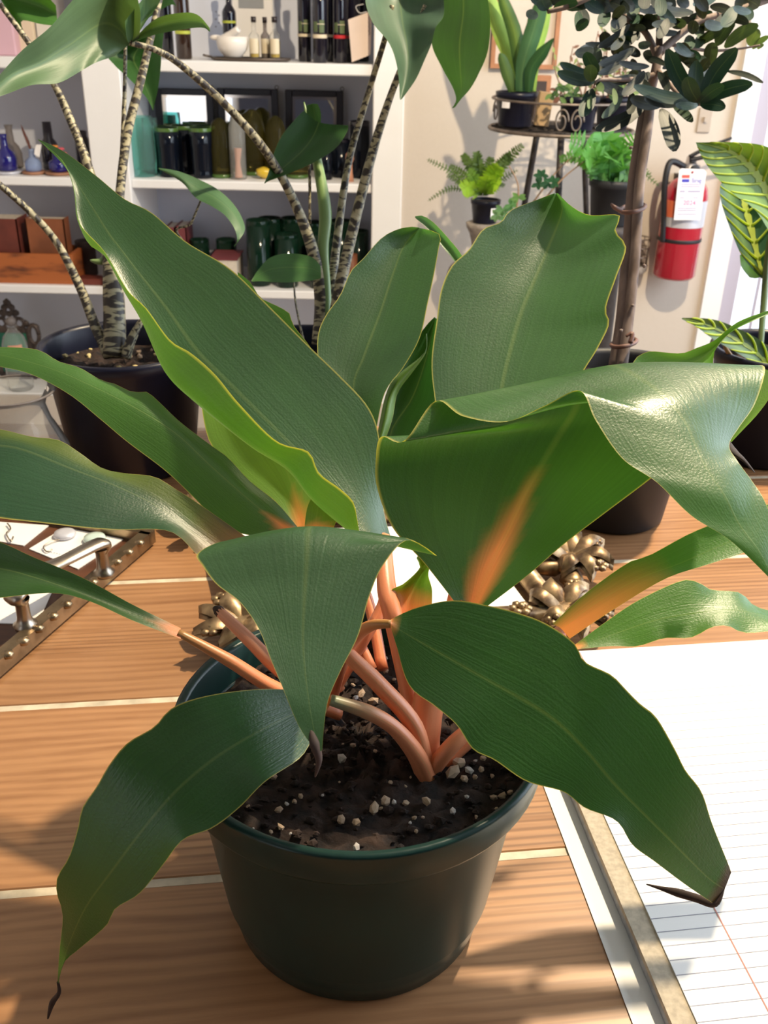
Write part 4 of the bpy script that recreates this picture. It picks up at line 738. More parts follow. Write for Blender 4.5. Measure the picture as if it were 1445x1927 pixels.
# barcode label on the olive pot
A0 = math.atan2(-.62, .78)
def on_pot(cx, cy, rb, R, h, ang, zz, off=.0008):
    r = rb+(R-.006-rb)*zz/h+off; return Vector((cx+r*math.cos(ang), cy+r*math.sin(ang), TZ+zz))
V = []; Fc = []
for j in range(2):
    for i in range(9): V.append(on_pot(OC[0], OC[1], .047, RO_, HO, -.75+i*.075, .040 if j == 0 else .105))
lab = obj('label', (V, grid_faces(2, 9)), MT['tagw'], ol, label='white barcode label')
k = 0
for i in range(11):
    a = -.66+i*.035; wd = .008 if i % 3 else .014
    V = [on_pot(OC[0], OC[1], .047, RO_, HO, a+s*wd, z, .0014) for z, s in ((.062, -1), (.062, 1), (.085, 1), (.085, -1))]
    obj('barcode_bar', (V, [(0, 1, 2, 3)]), MT['black'], lab)

# ---- prayer plant at the right edge
MC = (X_at(1452, .93, TZ+.08), .93)
mr_ = thing('prayer_plant', 'prayer plant with yellow-veined leaves in black pot at right end of table', 'potted plant', (MC[0], MC[1], TZ))
nursery_pot(mr_, MC[0], MC[1], .066, .115, .048)
soil_disc(mr_, MC[0], MC[1], TZ+.10, .058, .003)
dM = (Vector((MC[0], MC[1], TZ+.11))-CAM).dot(FW)
LY = (.42, .50, .06)
def maranta(rows, veins, cg=(.06, .15, .04), flip=1):
    """blade with a zigzag light centre and light side veins built on it"""
    lf = leaf_rows(mr_, rows, colf=lambda t, u: mix(cg, (.17, .30, .06), max(0, .5-abs(u-.25)*3)), mat='leaf2', nseg=26, Mm=13)
    R3 = [[PD(*p) for p in r] for r in rows]
    def at(t, u):
        return across([crom([r[i] for r in R3], t) for i in range(3)], [0, .5, 1], u)
    up = (CAM-at(.5, .5)).normalized()*.0009
    V = []; n = 40
    for j in range(n+1):
        t = .04+.93*j/n; wz = (.05+.035*(j % 4)/3)*(1-.6*t)+.012
        V += [at(t, .5-wz)+up, at(t, .5)+up*1.3, at(t, .5+wz)+up]
    obj('midrib_patch', (V, grid_faces(n+1, 3)), MT['fern'], lf, col=[LY]*len(V), uv=[(.5, .5)]*len(V))
    for k in range(veins):
        t0 = .06+.8*k/veins
        for s in (-1, 1):
            P = [at(min(.98, t0+f*.17), .5+s*(.03+.45*f**.8))+up for f in (0, .3, .6, .85, 1)]
            V_, F_ = tube(P, [.0012, .0011, .0009, .0007, .0004], n=5, seg=10)
            obj('vein', (V_, F_), MT['fern'], lf, col=[LY]*len(V_), uv=[(.5, .5)]*len(V_))
maranta([[(1465,470,dM-.02),(1475,440,dM-.02),(1485,400,dM-.02)], [(1425,400,dM-.045),(1452,380,dM-.03),(1480,340,dM-.04)], [(1380,365,dM-.06),(1428,335,dM-.04),(1470,295,dM-.05)], [(1345,330,dM-.065),(1398,300,dM-.05),(1440,275,dM-.06)], [(1322,298,dM-.07),(1360,280,dM-.06),(1390,268,dM-.065)], [(1309,268,dM-.07),(1311,268,dM-.07),(1314,268,dM-.07)]], 8, (.10, .19, .035))
maranta([[(1428,520,dM),(1436,525,dM),(1446,520,dM)], [(1395,480,dM-.01),(1425,480,dM),(1460,480,dM-.01)], [(1370,420,dM-.015),(1412,425,dM),(1460,425,dM-.01)], [(1357,380,dM-.02),(1400,380,dM),(1445,380,dM-.01)], [(1355,350,dM-.01),(1390,345,dM+.005),(1425,345,dM-.01)], [(1368,335,dM-.0),(1385,333,dM),(1400,333,dM)]], 7, (.022, .065, .040))
maranta([[(1440,700,dM-.01),(1450,690,dM-.01),(1462,670,dM-.01)], [(1400,672,dM-.04),(1412,655,dM-.03),(1430,640,dM-.03)], [(1345,640,dM-.06),(1360,625,dM-.05),(1375,612,dM-.05)], [(1310,615,dM-.07),(1320,608,dM-.065),(1335,600,dM-.065)], [(1282,600,dM-.075),(1283,599,dM-.075),(1285,598,dM-.075)]], 6, (.045, .09, .035))
leaf_rows(mr_, [[(1392,480,dM+.01),(1410,475,dM+.01),(1430,480,dM+.01)], [(1395,502,dM+.005),(1415,505,dM+.01),(1436,505,dM+.005)], [(1410,522,dM),(1422,524,dM),(1434,520,dM)]], colf=lambda t, u: (.13, .30, .03), mat='leaf2', nseg=12, Mm=7)
stem(mr_, [(1430,720,dM),(1432,640,dM),(1438,560,dM),(1444,480,dM-.01),(1455,420,dM-.02)], [5,6,7,6,5], 'stalk', 'stem', colf=lambda t: (.10, .15, .05))
stem(mr_, [(1410,690,dM-.02),(1385,680,dM-.02),(1368,660,dM-.025),(1362,645,dM-.025)], [6,6,5,4], 'stalk', 'stem', colf=lambda t: (.20, .13, .07))
stem(mr_, [(1404,690,dM-.03),(1402,680,dM-.03)], [7,5], 'stalk', 'stem', colf=lambda t: (.45, .38, .06))

# ---- clear glass vase, left edge
vc = (X_at(22, .80, TZ+.08), .80)
vh = PY(22, 735, .80).z-TZ
gv = thing('glass_vase', 'clear glass vase with a flared mouth beside the leftmost black pot', 'vase', (vc[0], vc[1], TZ))
s_ = .041
obj('vessel', lathe([(.5*s_, .002), (.95*s_, .006), (1.15*s_, vh*.3), (1.1*s_, vh*.45), (.80*s_, vh*.72), (.72*s_, vh*.86), (.80*s_, vh*.95), (.98*s_, vh), (.96*s_, vh), (.78*s_, vh*.94), (.70*s_, vh*.86), (.78*s_, vh*.72), (1.07*s_, vh*.45), (1.12*s_, vh*.3), (.9*s_, .012)], vc[0], vc[1], TZ, n=40), MT['clear'], gv)
obj('rim', tube([Vector((vc[0]+.97*s_*math.cos(a), vc[1]+.97*s_*math.sin(a), TZ+vh)) for a in [2*math.pi*i/36 for i in range(37)]], .0011, n=6, seg=72), MT['greyg'], gv)

# ---- silver-railed tray with jewellery cards
pA, pB = PZ(258, 1018, TZ+.012), PZ(-10, 1243, TZ+.012)
ta = (pA-pB); ta.z = 0; tl_ = ta.length; ta.normalize(); tn = Vector((-ta.y, ta.x, 0))   # tn points away to the left-back
if tn.x > 0: tn = -tn
def tpt(a, b, z): return pB+ta*a+tn*b+Vector((0, 0, z-pB.z))
def tbox(a0, a1, b0, b1, z0, z1):
    V = [tpt(a, b, z) for z in (z0, z1) for b in (b0, b1) for a in (a0, a1)]
    return V, [(0, 2, 3, 1), (4, 5, 7, 6), (0, 1, 5, 4), (2, 6, 7, 3), (0, 4, 6, 2), (1, 3, 7, 5)]
tray = thing('serving_tray', 'dark wooden tray with beaded silver rail and handle holding white jewellery cards', 'tray', tuple(tpt(.1, .1, TZ)))
a0, a1, b1 = -.10, tl_+.012, .24
obj('base', tbox(a0, a1, 0, b1, TZ, TZ+.006), MT['traywood'], tray, smooth=False)
for g in (tbox(a0, a1, -.006, .0035, TZ+.003, TZ+.015), tbox(a0, a1, b1-.004, b1+.006, TZ+.003, TZ+.015), tbox(a0-.006, a0+.004, -.006, b1+.006, TZ+.003, TZ+.015), tbox(a1-.004, a1+.006, -.006, b1+.006, TZ+.003, TZ+.015)):
    obj('rail', g, MT['brass'], tray, smooth=False)
nb = int((a1-a0)/.0165)
for i in range(nb): obj('bead', ico(tpt(a0+.008+i*.0165, -.0052, TZ+.0135), .0042, 1, 0, (1.2, 1.2, .8)), MT['brass'], tray)
# handle
h1 = PZ(196, 1078, TZ+.014); h2 = PZ(48, 1176, TZ+.014)
hd = (h1-h2).normalized(); hdl = obj('handle', tube([h2+Vector((0, 0, .019)), h2-hd*.006+Vector((0, 0, .026)), h2*.72+h1*.28+Vector((0, 0, .029))+tn*.004, h2*.4+h1*.6+Vector((0, 0, .027))+tn*.004, h1+hd*.001+Vector((0, 0, .026)), h1+Vector((0, 0, .018))], [.0050, .0085, .0095, .0075, .0085, .0050], n=12, seg=30, flat=.5), MT['silver'], tray)
for h in (h1, h2):
    obj('handle_post', lathe([(.0075, 0), (.0085, .003), (.006, .005), (.0048, .009), (.0046, .02), (.006, .024)], h.x, h.y, TZ+.012, n=18), MT['silver'], hdl)
def pcard(px4, z, name, label, grp):
    P = [PZ(x, y, z) for x, y in px4]; return obj(name, prism(P, (0, 0, .0008)), MT['card'], None, label=label, cat='card', group=grp, smooth=False)
GC = 'jewellery cards on the tray'
c1 = pcard([(122,994),(232,1016),(147,1072),(55,1034)], TZ+.0062, 'jewellery_card', 'white card with two pale sea-glass earrings, under the tray handle', GC)
c2 = pcard([(-20,982),(92,990),(45,1028),(-40,1013)], TZ+.0062, 'jewellery_card', 'white card with small wire earrings, farthest back on the tray', GC)
c3 = pcard([(-60,1125),(100,1110),(78,1160),(32,1175),(-60,1172)], TZ+.0062, 'jewellery_card', 'white card nearest the lower end of the tray handle', GC)
for (x, y), m_ in (((122,1006), 'silverp'), ((178,1014), 'stone_g')):
    p = PZ(x, y, TZ+.0085); er = thing('earring', 'pale %s disc earring on wire hook, on the jewellery card' % ('blue-white' if m_ == 'silverp' else 'green'), 'earring', tuple(p), 'earrings on the cards')
    obj('stone', lathe([(.0085, -.0012), (.0095, .0), (.0085, .0022), (.004, .003)], p.x, p.y, p.z, n=20, cap1=True), MT[m_], er)
    w_ = [PZ(x-10, y+10, TZ+.0085), PZ(x-22, y+12, TZ+.009), PZ(x-40, y+22, TZ+.009), PZ(x-34, y+32, TZ+.0085), PZ(x-24, y+28, TZ+.0085)]
    obj('hook', tube(w_, .0006, n=5), MT['silver'], er)
p = PZ(18, 998, TZ+.0085); er = thing('earring', 'small wire drop earring on the card farthest back', 'earring', tuple(p), 'earrings on the cards')
obj('hook', tube([PZ(14, 985, TZ+.009), PZ(20, 995, TZ+.009), PZ(12, 1004, TZ+.009), PZ(20, 1018, TZ+.009), PZ(25, 1010, TZ+.009)], .0007, n=5), MT['silver'], er)
for i in range(7):
    p = PZ(82+i*5, 1036+i*1.1, TZ+.0072); obj('print_mark', ([p+Vector((-.0006, -.0006, 0)), p+Vector((.0006, -.0006, 0)), p+Vector((.0006, .0006, 0)), p+Vector((-.0006, .0006, 0))], [(0, 1, 2, 3)]), MT['ink'], c1)

# ---- ornate gilt frame lying behind the pot
fr = thing('ornate_frame', 'carved gilt frame lying flat behind the green pot', 'picture frame', tuple(PZ(760, 1110, TZ)))
ZF = TZ+.012
cBR, cBL = PZ(1052, 1158, ZF), PZ(462, 1182, ZF)
ax = (cBR-cBL); ax.z = 0; FWd = ax.length; ax.normalize(); ay = Vector((-ax.y, ax.x, 0)); sk = -.03
FH = .17
def fpt(a, b, z): return cBL+ax*(a+sk*b/FH)+ay*b+Vector((0, 0, z-ZF))
def fbox(a0, a1, b0, b1, z0, z1):
    V = [fpt(a, b, z) for z in (z0, z1) for b in (b0, b1) for a in (a0, a1)]
    return V, [(0, 2, 3, 1), (4, 5, 7, 6), (0, 1, 5, 4), (2, 6, 7, 3), (0, 4, 6, 2), (1, 3, 7, 5)]
obj('backing', fbox(.008, FWd-.008, .008, FH-.008, TZ, TZ+.004), MT['gold'], fr, smooth=False)
obj('print', fbox(.012, FWd-.012, .012, FH-.012, TZ+.004, TZ+.0055), MT['paper'], fr, smooth=False, label='plain white panel inside the frame')  # flat white panel fills the frame
for p, q_ in ((fpt(0, 0, ZF), fpt(FWd, 0, ZF)), (fpt(0, FH, ZF), fpt(FWd, FH, ZF)), (fpt(0, 0, ZF), fpt(0, FH, ZF)), (fpt(FWd, 0, ZF), fpt(FWd, FH, ZF))):
    obj('rail', join(tube([p, q_], .0085, n=10), tube([p*.96+fpt(FWd/2, FH/2, ZF)*.04, q_*.96+fpt(FWd/2, FH/2, ZF)*.04], .004, n=8)), MT['gold'], fr)
def carve(c, sx, sy, seed):
    r3 = random.Random(seed)
    def P(a, b, z): return c+ax*a*sx+ay*b*sy+Vector((0, 0, z))
    o_ = obj('corner_carving', join(ico(P(0, 0, .002), .016, 2, .12, (1, 1, .55), r3), ico(P(-.018, -.004, 0), .011, 2, .15, (1.3, .8, .6), r3), ico(P(-.004, -.020, 0), .012, 2, .15, (.8, 1.3, .6), r3)), MT['gold'], fr)
    def leafy(a, L, wd, z0):
        pts = []
        d = ax*math.cos(a)*sx+ay*math.sin(a)*sy; s = Vector((-d.y, d.x, 0)); V = []
        for j in range(9):
            t = j/8; wj = wd*math.sin(math.pi*min(1, .12+.88*t))**.8+.0006; h = z0+.012*math.sin(math.pi*t*.85)+.002
            p_ = c+d*(L*t)+Vector((0, 0, h)); cv = s*(.006*math.sin(t*2.5)); V += [p_+s*wj+cv-Vector((0, 0, .004)), p_+cv+Vector((0, 0, .0015)), p_-s*wj+cv-Vector((0, 0, .004))]
        b_ = [v-Vector((0, 0, .005)) for v in V]; n_ = len(V)
        f_ = grid_faces(9, 3); return V+b_, f_+[tuple(n_+i for i in reversed(f)) for f in f_]
    for a, L, wd in ((.25, .036, .007), (.95, .034, .0075), (1.65, .036, .007), (2.5, .030, .0065), (-.6, .034, .0065), (-1.4, .034, .007), (-2.2, .028, .006)):
        obj('carved_leaf', leafy(a+r3.uniform(-.12, .12), L, wd, .004), MT['gold'], o_)
    for a, q_ in ((.6, .026), (2.1, .024), (-1.0, .027), (3.0, .034)):
        f = c+(ax*math.cos(a)*sx+ay*math.sin(a)*sy)*q_+Vector((0, 0, .012))
        g = [ico(f+Vector((0, 0, .002)), .0032, 1)]
        for k in range(6): g.append(ico(f+Vector((.0055*math.cos(k*1.047), .0055*math.sin(k*1.047), 0)), .0038, 1, .1, (1, 1, .7), r3))
        obj('carved_flower', join(*g), MT['gold'], o_)
carve(fpt(FWd+.002, -.002, ZF), 1, -1, 1); carve(fpt(-.002, -.002, ZF), -1, -1, 2); carve(fpt(FWd+.002, FH, ZF), 1, 1, 3); carve(fpt(-.002, FH, ZF), -1, 1, 4)
ct = PZ(1072, 1062, ZF); carve(ct, 1, 1, 5)
scl = [fpt(FWd-.05, -.006, ZF+.004)+ax*(.001*i*3*math.cos(i*.45))+ay*(.001*i*2.2*math.sin(i*.45)) for i in range(14)]
obj('scroll', tube(scl, .003, n=7), MT['gold'], fr)

# ---- loose sheet, ruled pad on a board (right foreground)
zp = TZ+.0004
ls = obj('loose_sheet', prism([PZ(1022, 1478, zp), PZ(1197, 1945, zp), PZ(1500, 1945, zp), PZ(1500, 1230, zp), PZ(1075, 1250, zp)], (0, 0, .0004)), MT['paper'], None, label='loose white paper sheet lying under the ruled pad', cat='paper sheet', smooth=False)
zb = TZ+.0012; hb = .0085
pad = thing('ruled_pad', 'white ruled paper pad on a grey board at the right front of table', 'notepad', tuple(PZ(1350, 1600, TZ)))
BL = [PZ(1080, 1480, zb+hb), PZ(1285, 1960, zb+hb), PZ(1560, 1960, zb+hb), PZ(1560, 1197, zb+hb), PZ(1010, 1228, zb+hb)]
e_ = (BL[0]-BL[1]).normalized()
tp = BL[1]+e_*((PZ(1080, 1226, zb+hb)-BL[1]).dot(e_)); rt = Vector((e_.y, -e_.x, 0)); rt = rt if rt.x > 0 else -rt
bt = BL[1]-e_*.09; tpv = tp
def padpt(a, b, z): return Vector((bt.x, bt.y, 0))+e_*a+rt*b+Vector((0, 0, z))
LP = (tpv-bt).length; WP = .26
def pbox(a0, a1, b0, b1, z0, z1):
    V = [padpt(a, b, z) for z in (z0, z1) for b in (b0, b1) for a in (a0, a1)]
    return V, [(0, 2, 3, 1), (4, 5, 7, 6), (0, 1, 5, 4), (2, 6, 7, 3), (0, 4, 6, 2), (1, 3, 7, 5)]
obj('under_pages', pbox(0, LP-.004, -.001, WP, zb, zb+hb-.003), MT['pageside'], pad, smooth=False)
obj('backing_board', pbox(0, LP, -.0015, WP, zb+hb-.003, zb+hb), MT['tan'], pad, smooth=False)
pg = obj('ruled_page', pbox(0, LP-.001, .0095, WP, zb+hb, zb+hb+.0008), MT['paper'], pad, smooth=False)
zl = zb+hb+.00095
for i in range(44):
    a = LP-.05-i*.0078
    if a > .002: obj('ruled_line', pbox(a-.00018, a+.00018, .0097, WP-.001, zl-.0001, zl), MT['ink'], pg, smooth=False)
obj('margin_line', pbox(.002, LP-.002, .043, .0436, zl, zl+.0001), MT['red_ink'], pg, smooth=False)

# ================================================================== THINGS ON THE SHELVES
def spot(px, Y, zs, pytop=None, wpx=None):
    """x on the shelf, height and half width in metres from pixels"""
    x = X_at(px, Y, zs+.05); d = (Vector((x, Y, zs+.05))-CAM).dot(FW)
    h = PY(px, pytop, Y).z-zs if pytop is not None else None
    r = wpx*.5*d/F_PX if wpx else None
    return x, h, r
def bottle_profile(r, h, neck=.36, sh=.62, nk=.80):
    return [(r*.9, 0), (r, .003), (r, h*sh), (r*.93, h*(sh+.03)), (r*.6, h*(sh+.085)), (r*neck, h*(sh+.12)), (r*neck*.95, h*.95), (r*neck*1.15, h*.955), (r*neck*1.15, h)]
def band(x, Y, r, z0, z1, a0=math.pi*1.08, a1=math.pi*1.92, off=.0006, n=12):
    V = []
    for z in (z0, z1):
        for i in range(n+1):
            a = a0+(a1-a0)*i/n; V.append(Vector((x+(r+off)*math.cos(a), Y+(r+off)*math.sin(a), z)))
    return V, grid_faces(2, n+1)
def bottle(px, Y, zs, ytop, wpx, mat, label, group=None, bandm=None, bz=(0, 0), figure=False, cap='bcap', name='oil_bottle'):
    x, h, r = spot(px, Y, zs, ytop, wpx)
    t = thing(name, label, 'bottle', (x, Y, zs), group)
    b = obj('body', lathe(bottle_profile(r, h), x, Y, zs, n=24), MT[mat], t)
    obj('cap', lathe([(r*.45, h*.9), (r*.46, h*1.0), (r*.4, h*1.005)], x, Y, zs, n=16, cap1=True), MT[cap], t)
    if bandm: obj('label_band', band(x, Y, r, zs+bz[0], zs+bz[1]), MT[bandm], t)
    if figure:
        obj('label_print', band(x, Y, r, zs+bz[1]+.006, zs+bz[1]+.03, math.pi*1.22, math.pi*1.42), MT['greenl'], t)
        obj('label_print', band(x, Y, r, zs+bz[1]+.004, zs+bz[1]+.034, math.pi*1.5, math.pi*1.72), MT['greenl'], t)
        obj('label_print', band(x, Y, r, zs+bz[1]+.024, zs+bz[1]+.0255, math.pi*1.4, math.pi*1.74, .0009), MT['cream'], t)
    return t
z = SH[3]; GB_ = 'oil and vinegar bottles on the top shelf'
bottle(345, 2.90, z, -75, 29, 'brownb', 'brown glass bottle with yellow-green label band, near the bookcase centre post', GB_, 'yell', (.062, .070))
bottle(314, 2.96, z, -70, 24, 'bottle', 'dark bottle at the far left of the top shelf, beside the brown one', GB_)
bottle(433, 3.00, z, -30, 26, 'bottle', 'dark bottle standing behind the white mortar', GB_, 'yell', (.09, .096))
bottle(573, 2.90, z, -75, 25, 'bottle', 'dark oil bottle with cream band, leftmost of its cluster', GB_, 'cream', (.062, .069), True)
bottle(602, 2.85, z, -70, 27, 'bottle', 'dark oil bottle with wide cream band, frontmost of its cluster', GB_, 'cream', (.060, .069), True)
bottle(622, 2.93, z, -75, 26, 'bottle', 'dark oil bottle behind the frontmost cream-banded one', GB_, 'cream', (.062, .068))
bottle(640, 2.87, z, -72, 26, 'bottle', 'dark bottle with bright red label band', GB_, 'redl', (.060, .068), True)
bottle(662, 2.93, z, -75, 29, 'bottle', 'dark bottle beside the hanging card tag, with a dim red band', GB_, 'redl', (.060, .066))
bottle(683, 3.0, z, -70, 24, 'bottle', 'dark bottle in the right corner of the top shelf behind the card', GB_)
# card tag leaning on bottles
tg = thing('gift_tag', 'pale kraft card tag leaning against the dark bottles on the top shelf', 'tag', tuple(PY(680, 110, 2.83)))
c4 = [PY(662, 117, 2.825), PY(697, 103, 2.832), PY(700, 20, 2.838), PY(655, 37, 2.83)]
obj('card', prism(c4, (0, .002, 0)), MT['pinkcard'], tg, smooth=False)
obj('string', tube([PY(690, 22, 2.836), PY(676, 24, 2.83), PY(670, 12, 2.835), PY(684, 8, 2.85)], .0009, n=5), MT['card'], tg)
obj('handwriting', tube([PY(695, 30+k*4, 2.8345)+Vector((.0015*(-1)**k, -.0012, 0)) for k in range(10)], .0006, n=4), MT['darkbrown'], tg)
# mortar on its tray
x, h, r = spot(437, 2.87, z, 68, 60)
tr_ = thing('oval_tray', 'long dark tray under the mortar and small oil bottles', 'tray', (x+.05, 2.87, z))
xa, xb = X_at(396, 2.87, z), X_at(548, 2.87, z); cx_ = (xa+xb)/2
def oval(cx, cy, cz, ra, rb, prof):
    V, Fc = lathe(prof, 0, 0, 0, n=36); return [Vector((cx+v.x*ra, cy+v.y*rb, cz+v.z)) for v in V], Fc
obj('dish', oval(cx_, 2.87, z, (xb-xa)/2, .06, [(.88, 0), (.97, .003), (1.0, .009), (.97, .009), (.92, .005), (.3, .004)]), MT['darktray'], tr_)
obj('handle', tube([Vector((xa+.004, 2.87, z+.008)), Vector((xa-.014, 2.86, z+.012)), Vector((xa-.018, 2.88, z+.012))], .003, n=6), MT['darktray'], tr_)
mo = thing('mortar_and_pestle', 'white marble mortar with its pestle lying across the bowl', 'mortar', (x, 2.87, z+.009))
zz = z+.009; rm = r; hm = h-.009
obj('bowl', lathe([(rm*.55, 0), (rm*.62, .004), (rm*.9, hm*.35), (rm, hm*.7), (rm*.97, hm), (rm*.82, hm), (rm*.8, hm*.7), (rm*.5, hm*.2)], x, 2.87, zz, n=32), MT['marble'], mo)
obj('spout', ico((x-rm*1.0, 2.865, zz+hm*.92), rm*.30, 2, 0, (1.3, .8, .55)), MT['marble'], mo)
obj('pestle', tube([Vector((x-rm*.5, 2.88, zz+hm*.75)), Vector((x+rm*.0, 2.87, zz+hm*1.08)), Vector((x+rm*.45, 2.86, zz+hm*1.35))], [rm*.42, rm*.26, rm*.20], n=14), MT['marble'], mo)
for px, w_, yt, m_ in ((478, 19, 31, 'clear'), (499, 17, 32, 'greyg'), (517, 20, 31, 'clear')):
    x, h, r = spot(px, 2.865 if px != 499 else 2.89, z+.007, yt, w_)
    Y_ = 2.865 if px != 499 else 2.89
    t = thing('oil_vial', {478: 'small clear oil vial with dark cap, left of three by the mortar', 499: 'small darker oil vial, in the middle of the three', 517: 'small clear vial with golden oil, right of three by the mortar'}[px], 'bottle', (x, Y_, z+.007), 'small oil vials beside the mortar')
    obj('body', lathe(bottle_profile(r, h*.9, .42, .60), x, Y_, z+.007, n=20), MT[m_], t)
    obj('oil', lathe([(r*.8, .003), (r*.86, .004), (r*.86, h*.42), (r*.1, h*.42)], x, Y_, z+.007, n=20), MT['oil'], t)
    obj('cap', lathe([(r*.5, h*.86), (r*.52, h), (r*.45, h)], x, Y_, z+.007, n=14, cap1=True), MT['bcap'], t)
    obj('label', band(x, Y_, r, z+.007+h*.12, z+.007+h*.48, math.pi*1.2, math.pi*1.8), MT['cream'], t)
# framed print behind the bottles
p0, p1 = PY(450, 15, 3.08), PY(500, 15, 3.08)
fp = thing('small_framed_print', 'white mounted grey print at the back of the top shelf', 'picture', (p0.x, 3.07, z))
obj('mount', box(p0.x-.02, p1.x+.02, 3.075, 3.085, z, z+.33, .002), MT['card'], fp, smooth=False)
obj('print', box(p0.x, p1.x-.005, 3.073, 3.075, p0.z, z+.30), MT['greym'], fp, smooth=False)
for k in range(5):
    q_ = PY(406+(k % 2)*6, 22+k*7, 3.075); obj('print_dot', ico(q_, .003, 1, 0, (1, .4, 1)), MT['ink'], fp)

# ---- second shelf: mirrors, teal vases, dark tumblers, olive glass
z = SH[2]; GM = 'black framed mirrors along the shelf back'
for (xa, xb, yt), lb in (((292, 402, 167), 'black framed wall mirror, leftmost of three behind the tumblers'), ((410, 524, 167), 'black framed wall mirror, middle of three behind the domes'), ((537, 646, 170), 'black framed wall mirror, rightmost of three behind the arrow leaf')):
    Yb = 3.055; A_ = X_at(xa, Yb, z+.15); B_ = X_at(xb, Yb, z+.15); top = PY((xa+xb)/2, yt, Yb).z
    t = thing('framed_mirror', lb, 'mirror', ((A_+B_)/2, Yb, z), GM)
    lean = lambda g: xf(g, Matrix.Translation(((A_+B_)/2, Yb, z)) @ Matrix.Rotation(-.05, 4, 'X') @ Matrix.Translation((-(A_+B_)/2, -Yb, -z)))
    fw_ = .021
    for g in (box(A_, A_+fw_, Yb-.008, Yb+.008, z, top, .002), box(B_-fw_, B_, Yb-.008, Yb+.008, z, top, .002), box(A_+fw_, B_-fw_, Yb-.008, Yb+.008, top-fw_*.85, top, .002), box(A_+fw_, B_-fw_, Yb-.008, Yb+.008, z, z+fw_, .002)): obj('frame_rail', lean(g), MT['mirrorf'], t, smooth=False)
    obj('bevel', lean(box(A_+fw_, B_-fw_, Yb-.002, Yb+.002, z+fw_, top-fw_*.85)), MT['bevel'], t, smooth=False)
    obj('glass', lean(box(A_+fw_+.008, B_-fw_-.008, Yb-.0035, Yb-.002, z+fw_+.008, top-fw_*.85-.008)), MT['mirror'], t, smooth=False)
    obj('hanging_ring', lean(tube([Vector(((B_-.004)+.005*math.cos(a), Yb, top+.005+.005*math.sin(a))) for a in [6.283*k/10 for k in range(11)]], .0012, n=5)), MT['iron'], t)
for px, yt, Yv, lb in ((268, 219, 2.87, 'tall pale teal glass cylinder vase nearest the bookcase centre post'), (286, 222, 2.93, 'tall teal glass cylinder vase standing just behind its twin')):
    x, h, r = spot(px, Yv, z, yt, 52 if px == 268 else 30)
    t = thing('teal_vase', lb, 'vase', (x, Yv, z), 'teal glass vases')
    obj('vessel', lathe([(r*.85, 0), (r*.95, .004), (r, h*.3), (r*.97, h*.8), (r*.93, h), (r*.88, h), (r*.92, h*.8), (r*.94, h*.3), (r*.85, .02), (r*.2, .016)], x, Yv, z, n=32), MT['teal'], t)
def tumbler(px, Y, zs, yt, w_, mat, label, group, rim='greenrim', name='glass_tumbler', step=True):
    x, h, r = spot(px, Y, zs, yt, w_)
    t = thing(name, label, 'glass', (x, Y, zs), group)
    pr = [(r*.86, 0), (r*.93, .003), (r*.93, h*.10), (r*.88, h*.14), (r*.93, h*.20), (r*.95, h*.6), (r, h*.66), (r, h)] if step else [(r*.86, 0), (r*.95, .003), (r, h*.2), (r, h)]
    obj('vessel', lathe(pr+[(r*.93, h), (r*.9, h*.5), (r*.8, .012)], x, Y, zs, n=24), MT[mat], t)
    obj('rim', lathe([(r*1.004, h*.93), (r*1.006, h*.995), (r*.98, h*1.006), (r*.92, h*1.0)], x, Y, zs, n=24, cap0=False), MT[rim], t)
GT = 'dark bottle-glass tumblers on the middle shelf'
for px, Y_, yt, w_, lb in ((318, 2.87, 240, 42, 'black-green tumbler at the left front, in front of the first mirror'), (380, 2.86, 240, 42, 'black-green tumbler at the right front, under the first mirror'), (348, 2.93, 236, 44, 'black-green tumbler set back between the two front ones'), (306, 2.97, 238, 40, 'black-green tumbler half hidden beside the teal vases'), (388, 2.97, 236, 40, 'black-green tumbler half hidden at the back right of its cluster')):
    tumbler(px, Y_, z, yt, w_, 'nearblack', lb, GT)
GO = 'olive glass domes and bottles on the middle shelf'
def dome(px, Y, zs, yt, w_, mat, label, group):
    x, h, r = spot(px, Y, zs, yt, w_); t = thing('glass_dome', label, 'glass dome', (x, Y, zs), group)
    obj('vessel', lathe([(r*.9, 0), (r, .004), (r, h*.55), (r*.9, h*.75), (r*.62, h*.93), (r*.2, h), (.001, h)], x, Y, zs, n=28), MT[mat], t)
    obj('base_ring', lathe([(r*.92, 0), (r*1.04, .002), (r*1.04, .010), (r*.9, .012)], x, Y, zs, n=28), MT['greenrim'], t)
for px, Y_, yt, w_, lb in ((416, 2.88, 222, 44, 'olive glass dome beside the dark tumblers'), (476, 2.95, 206, 52, 'tallest olive glass dome, under the middle mirror'), (520, 2.92, 218, 44, 'olive glass dome right of the tallest one'), (450, 3.0, 208, 40, 'olive glass dome at the back behind the clear jar'), (560, 2.90, 300, 40, 'squat olive glass dome behind the arrow leaf')):
    dome(px, Y_, z, yt, w_, 'olive', lb, GO)
x, h, r = spot(448, 2.85, z, 215, 30); t = thing('clear_jar', 'tall clear glass jar holding a salmon-coloured stick', 'jar', (x, 2.85, z))
obj('vessel', lathe([(r*.9, 0), (r, .004), (r, h*.8), (r*.7, h*.95), (r*.65, h), (r*.6, h), (r*.9, h*.75), (r*.9, .008)], x, 2.85, z, n=24), MT['clear'], t)
obj('stick', tube([Vector((x, 2.85, z+.004)), Vector((x-.001, 2.85, z+h*.25)), Vector((x+.001, 2.85, z+h*.48))], [.012, .007, .011], n=10), MT['salm'], t)
x, h, r = spot(495, 2.86, z, 312, 30); obj('amber_lump', ico((x, 2.86, z+h*.5), r, 2, .15, (1, .8, .75)), MT['oil'], None, label='small amber glass lump on the middle shelf edge', cat='ornament')
GD = 'black glass jars on the right of the middle shelf'
